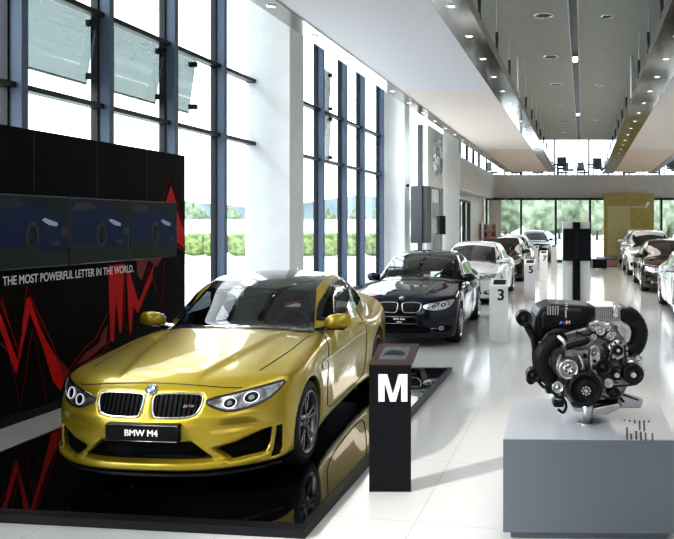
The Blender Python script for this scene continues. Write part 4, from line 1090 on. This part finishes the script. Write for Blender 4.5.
wb = empty('warehouse', 'long low white building beyond the hedge outside the left windows', 'building', (-70, 116, -.12))
MB().box((0,0,0), (70,6,2.6)).build('wall', M_wallw, wb); MB().box((-.3,-.3,2.6), (70.3,6.3,2.9)).build('roof', M_rod, wb)
# ------------------------------------------------------------ engine on its plinth
M_plinth = mat('grey_plinth', (.16,.18,.21), .4, .1); M_plintht = mat('silver_plinth_top', (.50,.52,.56), .32, .1)
M_alu = noisy(mat('cast_aluminium', (.30,.30,.30), .38, .85), (.20,.20,.20), (.42,.42,.42), 25, bump=.15)
M_alul = mat('bright_aluminium', (.62,.62,.63), .28, .95)
M_eb = mat('engine_black', (.007,.007,.008), .4, spec=.25, coat=.08); M_rub = mat('black_rubber_hose', (.008,.008,.009), .5, spec=.25)
M_belt = mat('drive_belt', (.01,.01,.01), .7)
pf0 = at(503, 438.4, 4.35); ZT = .648
pl = empty('engine_plinth', 'grey metal plinth carrying the engine', 'plinth', (pf0.x, 4.35, 0), math.radians(-1.2))
shx = .16; W1 = 1.085; D1p = 1.02
def par(z0, z1, i=0.):
    return [(i,i,z0),(W1-i,i,z0),(W1+shx-i,D1p-i,z0),(shx+i,D1p-i,z0)]
MB().prism(par(.055,0), (0,0,ZT-.055-.006)).build('plinth_box', M_plinth, pl, .004)
MB().prism(par(ZT-.006,0), (0,0,.006)).build('plinth_top', M_plintht, pl)
MB().prism(par(0,0,.05), (0,0,.055)).build('recessed_base', M_plinth, pl)
# specification lines printed on the top
rd = random.Random(3)
for cx0, a, b in ((415,131,136),(433,133,140),(450,133,146),(466,135,168),(481,134,172),(497,134,142),(425,158,200),(441,180,200),(457,170,200),(473,172,202),(489,176,203),(512,178,204)):
    p = px_floor(500+cx0/3.39, 380+a/3.39, ZT); q = px_floor(500+(cx0+ (b-a)*.10)/3.39, 380+b/3.39, ZT)
    n_ = max(1, int((b-a)/6)); 
    for k in range(n_):
        s0 = p.lerp(q, k/n_); s1 = p.lerp(q, (k+.8)/n_); s0.z = s1.z = 0; o = pl.location; s0 = s0-o; s1 = s1-o
        MB().prism([(s0.x-.006,s0.y,ZT-.0),(s0.x+.006,s0.y,ZT),(s1.x+.006,s1.y,ZT),(s1.x-.006,s1.y,ZT)], (0,0,.001)).build('printed_mark', M_print, pl)
Y0 = 4.62
EO = Vector((at(585, 380, 4.8).x, 4.8, ZT))
en = empty('display_engine', 'black and silver car engine with pulleys mounted on a post above the grey plinth', 'engine', EO)
def e(cx, cy, d=0.): return at(505+cx/3.369, 280+cy/3.369, Y0+d)-EO
def er(r, d=0.): return r/3.369*(Y0+d)/F
def disc(nm, cx, cy, r, d0, d1, m, parent=en, inner=None, steps=None):
    c0 = e(cx, cy, d0); c1 = Vector((c0.x, c0.y+(d1-d0), c0.z)); R = er(r, d0)
    M = Matrix.Translation(c0) @ Matrix.Rotation(PI/2, 4, 'Z')
    T = d1-d0
    prof = steps or [(0,.0001),(0,.30),(.12,.34),(.12,.74),(0,.78),(-.0,.97),(.1,1.0),(.35,1.0),(.42,.94),(.5,1.),(.6,.94),(.7,1.),(.8,.94),(.9,1.),(1,.96),(1,.0001)]
    b = MB(); b.lathe([(x*T, r_*R) for x, r_ in prof], 40, M); return b.build(nm, m, parent)
def hose(nm, pts, r, m=M_rub, parent=en, ribs=False):
    P = [e(*p) for p in pts]
    # smooth path
    Q = []
    for i in range(len(P)-1):
        p0 = P[max(i-1,0)]; p1 = P[i]; p2 = P[i+1]; p3 = P[min(i+2,len(P)-1)]
        for k in range(6):
            t = k/6; Q.append(.5*((2*p1)+(p2-p0)*t+(2*p0-5*p1+4*p2-p3)*t*t+(3*p1-p0-3*p2+p3)*t**3))
    Q.append(P[-1]); R = er(r)
    rr = [R*(1+.06*(i % 2)) for i in range(len(Q))] if ribs else R
    return MB().tube(Q, rr, 16).build(nm, m, parent)
def blk(nm, x0, y0, x1, y1, d0, d1, m, parent=en, bev=.012):
    a = e(x0, y1, d0); b = e(x1, y0, d0); return MB().box((a.x, a.y, a.z), (b.x, a.y+(d1-d0), b.z)).build(nm, m, parent, bev, seg=3)
def poly(nm, pts, d0, th, m, parent=en, bev=.008):
    P = [e(x, y, d0) for x, y in pts]; return MB().prism(P, (0, th, 0)).build(nm, m, parent, bev)
# block and castings
poly('engine_block', [(150,190),(300,150),(400,190),(430,260),(420,350),(385,420),(240,435),(190,380),(150,300)], .12, .50, M_alu, bev=.02)
poly('timing_cover', [(195,215),(285,185),(345,200),(360,330),(330,395),(215,400),(190,300)], .06, .08, M_alu, bev=.02)
for (x0,y0,x1,y1,d) in ((200,235,285,262,.03),(240,205,300,232,.045),(335,255,360,300,.03),(345,300,400,345,.03),(330,345,385,378,.04),(195,350,235,395,.05),(250,262,292,290,.035)):
    blk('casting_rib', x0,y0,x1,y1,d,d+.08,M_alu)
poly('oil_pan', [(225,425),(300,432),(385,415),(390,432),(345,455),(290,450),(232,442)], .05, .5, M_alul)
poly('oil_pan_lower', [(245,395),(330,400),(400,370),(395,425),(340,448),(250,440)], .12, .45, M_alu)
# black cover on top with stripes and lettering
cov = poly('engine_cover', [(98,205),(99,160),(106,122),(118,97),(160,82),(232,84),(298,90),(303,124),(283,150),(235,163),(170,166),(140,182),(118,215)], .10, .36, M_eb, bev=.035)
poly('cover_front_step', [(120,128),(135,104),(190,96),(262,98),(275,112),(262,145),(180,152),(140,165),(122,175)], .075, .05, M_eb, cov, .02)
for k in range(5):
    x = 142+k*8.5; poly('cover_rib', [(x,118),(x+4,118),(x+5,88),(x+1,88)], .068, .01, M_alul, cov, 0)
for k, m in enumerate((M_mblue, M_mnavy, M_mred)):
    x = 182+k*8; poly('colour_stripe', [(x,149),(x+7,149),(x+13,139),(x+6,139)], .070, .006, m, cov, 0)
put_text('cover_lettering', 'M', er(19), M_letter, frame_matrix(e(213,144,.069), (1,0,.0), (.25,0,1)), cov, bold=.0008)
put_text('cover_lettering', 'M Power', er(14), M_letter, frame_matrix(e(206,103,.066), (0,0,-1), (1,0,.05)), cov)
# intercooler, silver with fins, and black ends
ic = blk('intercooler', 302,88,392,140,.16,.46,M_alul, bev=.006)
for k in range(12): poly('cooler_fin', [(306+k*7,93),(308.5+k*7,93),(308.5+k*7,130),(306+k*7,130)], .152, .008, M_alu, ic, 0)
poly('cooler_end_tank', [(390,96),(420,97),(450,108),(468,130),(466,160),(440,172),(420,150),(392,140)], .14, .34, M_eb, bev=.02)
hose('charge_pipe', [(405,112,.2),(432,128,.2),(452,165,.18),(450,200,.17),(436,228,.16),(412,244,.15)], 28, ribs=True)
hose('pipe_clamp', [(372,72,.13),(372,95,.115),(374,120,.12)], 9, M_alul)
for cy in (78, 100, 118): disc('clamp_bolt', 372, cy, 8, .095, .12, M_alul)
# oil filler and hoses at the left
disc('filler_cap', 66, 131, 27, .02, .12, M_eb); hose('filler_pipe', [(68,140,.07),(84,172,.08),(98,200,.1),(104,235,.1)], 13)
hose('thin_hose', [(88,165,.08),(97,215,.06),(96,262,.06),(102,300,.06)], 6); hose('thin_hose', [(92,205,.05),(104,240,.05),(108,280,.05)], 4)
disc('sensor_plug', 96, 322, 22, .0, .10, M_eb); blk('sensor_housing', 84,305,150,345,.06,.18,M_eb); disc('sensor_plug', 88, 338, 15, .03,.1,M_eb)
hose('intake_hose', [(190,200,.10),(160,208,.04),(132,235,.02),(122,275,.02),(134,315,.03),(158,338,.05)], 26)
hose('coolant_hose', [(178,190,.03),(200,210,.0),(198,225,.02)], 8, M_alul)
hose('coolant_hose', [(205,228,.0),(240,215,.0),(268,208,-.01),(280,200,.0)], 11)
hose('wire_loom', [(150,350,.02),(170,390,.0),(196,400,.0),(206,425,.0),(196,446,.02),(178,435,.03)], 5)
hose('wire_loom', [(105,330,.03),(130,360,.02),(150,352,.02)], 6)
disc('actuator_can', 178, 362, 20, .0, .12, M_alul); hose('actuator_tube', [(180,362,.05),(183,395,.04),(182,412,.04)], 17, M_alu); blk('connector', 164,405,200,430,.0,.1,M_eb); blk('connector', 140,360,165,385,.03,.12,M_eb)
# head details
for (x,y,r) in ((298,158,13),(322,172,15),(345,160,12),(300,192,10),(356,190,13)): disc('valve_housing', x, y, r, .0, .16, M_alul)
hose('fuel_line', [(285,150,.0),(310,142,-.01),(330,150,.0),(352,150,.0)], 6, M_alul); poly('head_cover', [(278,140),(345,138),(395,165),(405,215),(352,230),(300,205)], .09, .2, M_alu)
poly('bracket_plate', [(385,150),(412,168),(408,200),(392,190),(380,170)], .02, .03, M_alul)
# pulleys
disc('water_pump_pulley', 215, 302, 33, -.06, .03, M_alul, steps=[(0.1,.0001),(.1,.30),(.0,.34),(.0,.50),(.25,.56),(.25,.80),(0,.84),(0,.99),(.2,1.),(1,1.),(1,.0001)])
for k in range(5): disc('pulley_bolt', 215+12*math.cos(k*1.257), 302+12*math.sin(k*1.257), 3.4, -.068, -.05, M_eb)
cp = disc('crank_pulley', 272, 370, 58, -.10, .0, M_eb)
disc('crank_hub', 274, 374, 21, -.125, -.09, M_eb, cp)
for k in range(8): disc('hub_bolt', 274+13*math.cos(k*.785), 374+13*math.sin(k*.785), 3.2, -.132, -.12, M_alul, cp)
disc('crank_bolt', 274, 374, 6, -.135, -.12, M_alul, cp)
poly('tensioner_arm', [(288,226),(303,218),(318,228),(322,262),(318,305),(304,318),(290,305),(286,262)], -.02, .03, M_alul)
disc('tensioner_pulley', 303, 246, 15, -.05, -.02, M_alu); disc('tensioner_bolt', 303, 296, 9, -.045, -.02, M_eb); disc('tensioner_bolt', 303, 275, 6, -.04, -.02, M_eb)
disc('idler_pulley', 334, 297, 29, -.03, .05, M_eb); disc('idler_pulley', 378, 322, 15, -.04, .05, M_eb); disc('idler_pulley', 378, 322, 9, -.05, -.04, M_alul)
disc('small_pulley', 350, 348, 16, -.04, .05, M_alul); disc('small_pulley', 370, 384, 20, -.05, .05, M_eb)
alt = disc('alternator_housing', 382, 240, 38, .0, .16, M_alul, steps=[(0.1,.0001),(.05,.5),(.0,.6),(.08,.9),(.2,1.),(.4,.96),(.6,1.),(1,.9),(1,.0001)])
disc('alternator_pulley', 382, 238, 17, -.05, .0, M_eb, alt); disc('alternator_bolt', 382, 238, 6, -.058, -.05, M_alul, alt)
for k in range(10): a = k*.628; blk('vent_rib', 382+30*math.cos(a)-3, 240+30*math.sin(a)-3, 382+30*math.cos(a)+3, 240+30*math.sin(a)+3, -.008, .02, M_eb, alt, 0)
cmp_ = disc('compressor_housing', 432, 312, 42, .02, .24, M_alul, steps=[(0.1,.0001),(.05,.5),(.0,.6),(.04,.95),(.12,1.),(.4,.94),(.5,1.),(1,.9),(1,.0001)])
disc('compressor_pulley', 434, 319, 35, -.06, .02, M_eb, cmp_); disc('compressor_hub', 434, 321, 9, -.07, -.06, M_alul, cmp_)
blk('compressor_bracket', 395,262,462,290,.05,.2,M_alu, cmp_); disc('compressor_port', 452, 268, 13, .0,.1,M_alul,cmp_); blk('compressor_bracket', 400,290,425,350,.04,.18,M_alu,cmp_)
for pts in (((330,362),(362,360),(395,356),(420,354),(446,350)), ((322,320),(345,325),(362,330),(372,338)), ((326,390),(350,400),(366,404)), ((210,334),(222,330)), ((399,226),(404,232),(408,300)), ((366,232),(356,260),(352,285))):
    hose('drive_belt', [(x,y,-.03) for x, y in pts], 3.5, M_belt)
# more castings, bolts
rd = random.Random(11)
for k in range(36):
    x, y = rd.uniform(190,400), rd.uniform(205,410)
    disc('cover_bolt', x, y, rd.uniform(2.6,4.5), .02, .10, rd.choice((M_alul,M_alu,M_eb)))
for k in range(14):
    x, y = rd.uniform(240,400), rd.uniform(165,345); blk('casting_boss', x, y, x+rd.uniform(10,26), y+rd.uniform(8,20), .03, .12, rd.choice((M_alul,M_alu,M_eb)), bev=.004)
hose('oil_line', [(250,255,.02),(262,290,-.0),(250,318,.0)], 5, M_alul); hose('oil_line', [(330,215,.02),(345,240,.0),(340,270,.0)], 5, M_rub); hose('oil_line', [(190,250,.03),(178,290,.0),(190,330,.02)], 7, M_alu); hose('wire_loom', [(240,175,.04),(270,186,.02),(300,180,.02),(330,195,.02)], 5, M_rub)
poly('mount_bracket', [(388,374),(466,402),(466,414),(458,432),(384,432)], .14, .03, M_alul); poly('bracket_opening', [(396,382),(452,404),(450,408),(396,390)], .135, .006, M_eb)
# post
pb = e(281, 470, .02); MB().cyl((pb.x, pb.y+.04, 0.008), (pb.x, pb.y+.04, .16), er(20)).build('support_post', M_alul, en); MB().cyl((pb.x,pb.y+.04,0), (pb.x,pb.y+.04,.008), er(34)).build('post_flange', M_alul, en)

# ------------------------------------------------------------ cars
def car_at(x, y, a, name, label, cat='car', z=0., group=None):
    return empty(name, label, cat, (x, y, z), -a, group)
Z_P = .0605
gold = car_at(-2.14, 4.83, .095, 'sports_coupe', 'gold sports coupe with a black roof on the black mirror podium', z=Z_P)
build_car(SPEC_M4, gold, M_gold, res=.0165, detail=3)
navy = car_at(-.81, 11.08, .15, 'sedan', 'blue black sedan parked behind the gold coupe')
build_car(SPEC_3, navy, M_navy, res=.022, detail=2)
def U(x0, y): return nv(x0, y)
p = U(-3.0, 17.0); w5 = car_at(p.x, p.y, .19, 'sedan', 'white sedan parked beside the white stands, behind the blue black sedan')
build_car(SPEC_5, w5, M_white, res=.03, detail=1)
p = U(-2.98, 23.6); c = copy_tree(w5, swap={M_white: M_brown}); c.location = p; c['label'] = 'dark brown sedan behind the white sedan in the left row'
p = U(-3.25, 29.4); c = copy_tree(w5, swap={M_white: M_silver}); c.location = p; c['label'] = 'pale silver sedan ending the left row, hidden behind the dark brown sedan'
p = U(-2.25, 31.2); 
sx = car_at(nv(1.72+.97, 26.0).x, 26.0, .19, 'suv', 'large white suv in the right row, in front of the gold partition')
build_car(SPEC_X, sx, M_white, res=.035, detail=1)
c = copy_tree(sx, swap={M_white: M_navy}); c.location = (4.85, 39.6, -.12); c['label'] = 'dark suv at the far end, facing us beyond the stand numbered 7'; c.rotation_euler = (0,0,-.12)
for ch in [x for x in COL.objects if x.parent is c]:
    pass
c = copy_tree(sx); c.location = (8.80, 31.1, 0); c['label'] = 'white suv ending the right row, mostly hidden by the large white suv'
c = copy_tree(w5, swap={M_white: M_brown}); c.location = nv(1.70+.95, 19.6); c['label'] = 'dark brown sedan of the right row, ahead of the large white suv'
c = copy_tree(w5); c.location = nv(1.88+.95, 13.3); c['label'] = 'white sedan cut by the right edge of the photo'

# ------------------------------------------------------------ light
wd = bpy.data.worlds.new('sky'); SC.world = wd; wd.use_nodes = True; nt = wd.node_tree
bg = nt.nodes['Background']; bg.inputs['Strength'].default_value = 3.6
tc = nt.nodes.new('ShaderNodeTexCoord'); sp = nt.nodes.new('ShaderNodeSeparateXYZ'); rp = nt.nodes.new('ShaderNodeValToRGB')
rp.color_ramp.elements[0].position = .0; rp.color_ramp.elements[0].color = (.95,.97,1,1); rp.color_ramp.elements[1].position = .6; rp.color_ramp.elements[1].color = (.80,.88,1,1)
nt.links.new(tc.outputs['Generated'], sp.inputs[0]); nt.links.new(sp.outputs['Z'], rp.inputs[0]); nt.links.new(rp.outputs[0], bg.inputs['Color'])
def area(name, loc, rot, sx, sy, power, col=(1,1,1)):
    l = bpy.data.lights.new(name, 'AREA'); l.shape = 'RECTANGLE'; l.size = sx; l.size_y = sy; l.energy = power; l.color = col
    o = bpy.data.objects.new(name, l); COL.objects.link(o); o.location = loc; o.rotation_euler = rot; return o
sun = bpy.data.lights.new('sun', 'SUN'); sun.energy = .5; sun.angle = math.radians(3); sun.color = (1,.97,.92)
so = bpy.data.objects.new('sun', sun); COL.objects.link(so); so.rotation_euler = Vector((.73,.53,-.62)).to_track_quat('-Z','Y').to_euler()
area('window_light', nv(-6.6, 0.4, 4.0), (0, math.radians(-90), -NAVE), 4, 7, 130, (.95,.98,1))
area('window_light', nv(-6.6, 10.1, 4.0), (0, math.radians(-90), -NAVE), 4, 7, 150, (.95,.98,1))
area('window_light', nv(-6.6, 19.7, 4.0), (0, math.radians(-90), -NAVE), 4, 7, 230, (.95,.98,1))
area('hall_fill', (.6, -4.5, 3.6), (math.radians(82),0,0), 4, 2, 40, (1,.98,.96))  # added fill near the back wall, brightens faces turned to the camera
area('hall_fill', (1.0, 3.0, 4.6), (0,0,0), 2.0, 9, 110, (1,.97,.93))  # broad overhead fill in place of the small downlights, no fitting here
area('hall_fill', (5.0, 24, 4.6), (0,0,0), 1.5, 14, 260, (1,.92,.82))  # warm overhead fill for the far part of the hall

sl = bpy.data.lights.new('shadow_spot', 'SPOT'); sl.energy = 2600; sl.spot_size = math.radians(21); sl.spot_blend = .7; sl.shadow_soft_size = .05; sl.color = (1,.97,.92)  # added spot in place of window light, throws the M stand's shadow
so = bpy.data.objects.new('shadow_spot', sl); COL.objects.link(so); so.location = (-.45-6.0, 5.25-4.2, 4.5); so.rotation_euler = (Vector((.15,5.6,.2))-Vector(so.location)).to_track_quat('-Z','Y').to_euler()
# ------------------------------------------------------------ camera
cd = bpy.data.cameras.new('camera'); cam = bpy.data.objects.new('camera', cd); COL.objects.link(cam)
cam.location = (0, 0, EYE); cam.rotation_euler = (PI/2, 0, 0)
cd.sensor_fit = 'HORIZONTAL'; cd.sensor_width = 36; cd.lens = F*36/674; cd.shift_x = (337-CX)/674; cd.shift_y = (HY-269.5)/674; cd.clip_end = 3000; cd.clip_start = .05
SC.camera = cam
SC.view_settings.view_transform = 'Standard'; SC.view_settings.look = 'Medium High Contrast'; SC.view_settings.exposure = 0.10; SC.view_settings.gamma = 1.0
SC.cycles.use_denoising = True; SC.cycles.max_bounces = 8; SC.cycles.transparent_max_bounces = 16; SC.cycles.sample_clamp_indirect = 6; SC.cycles.caustics_reflective = False; SC.cycles.caustics_refractive = False
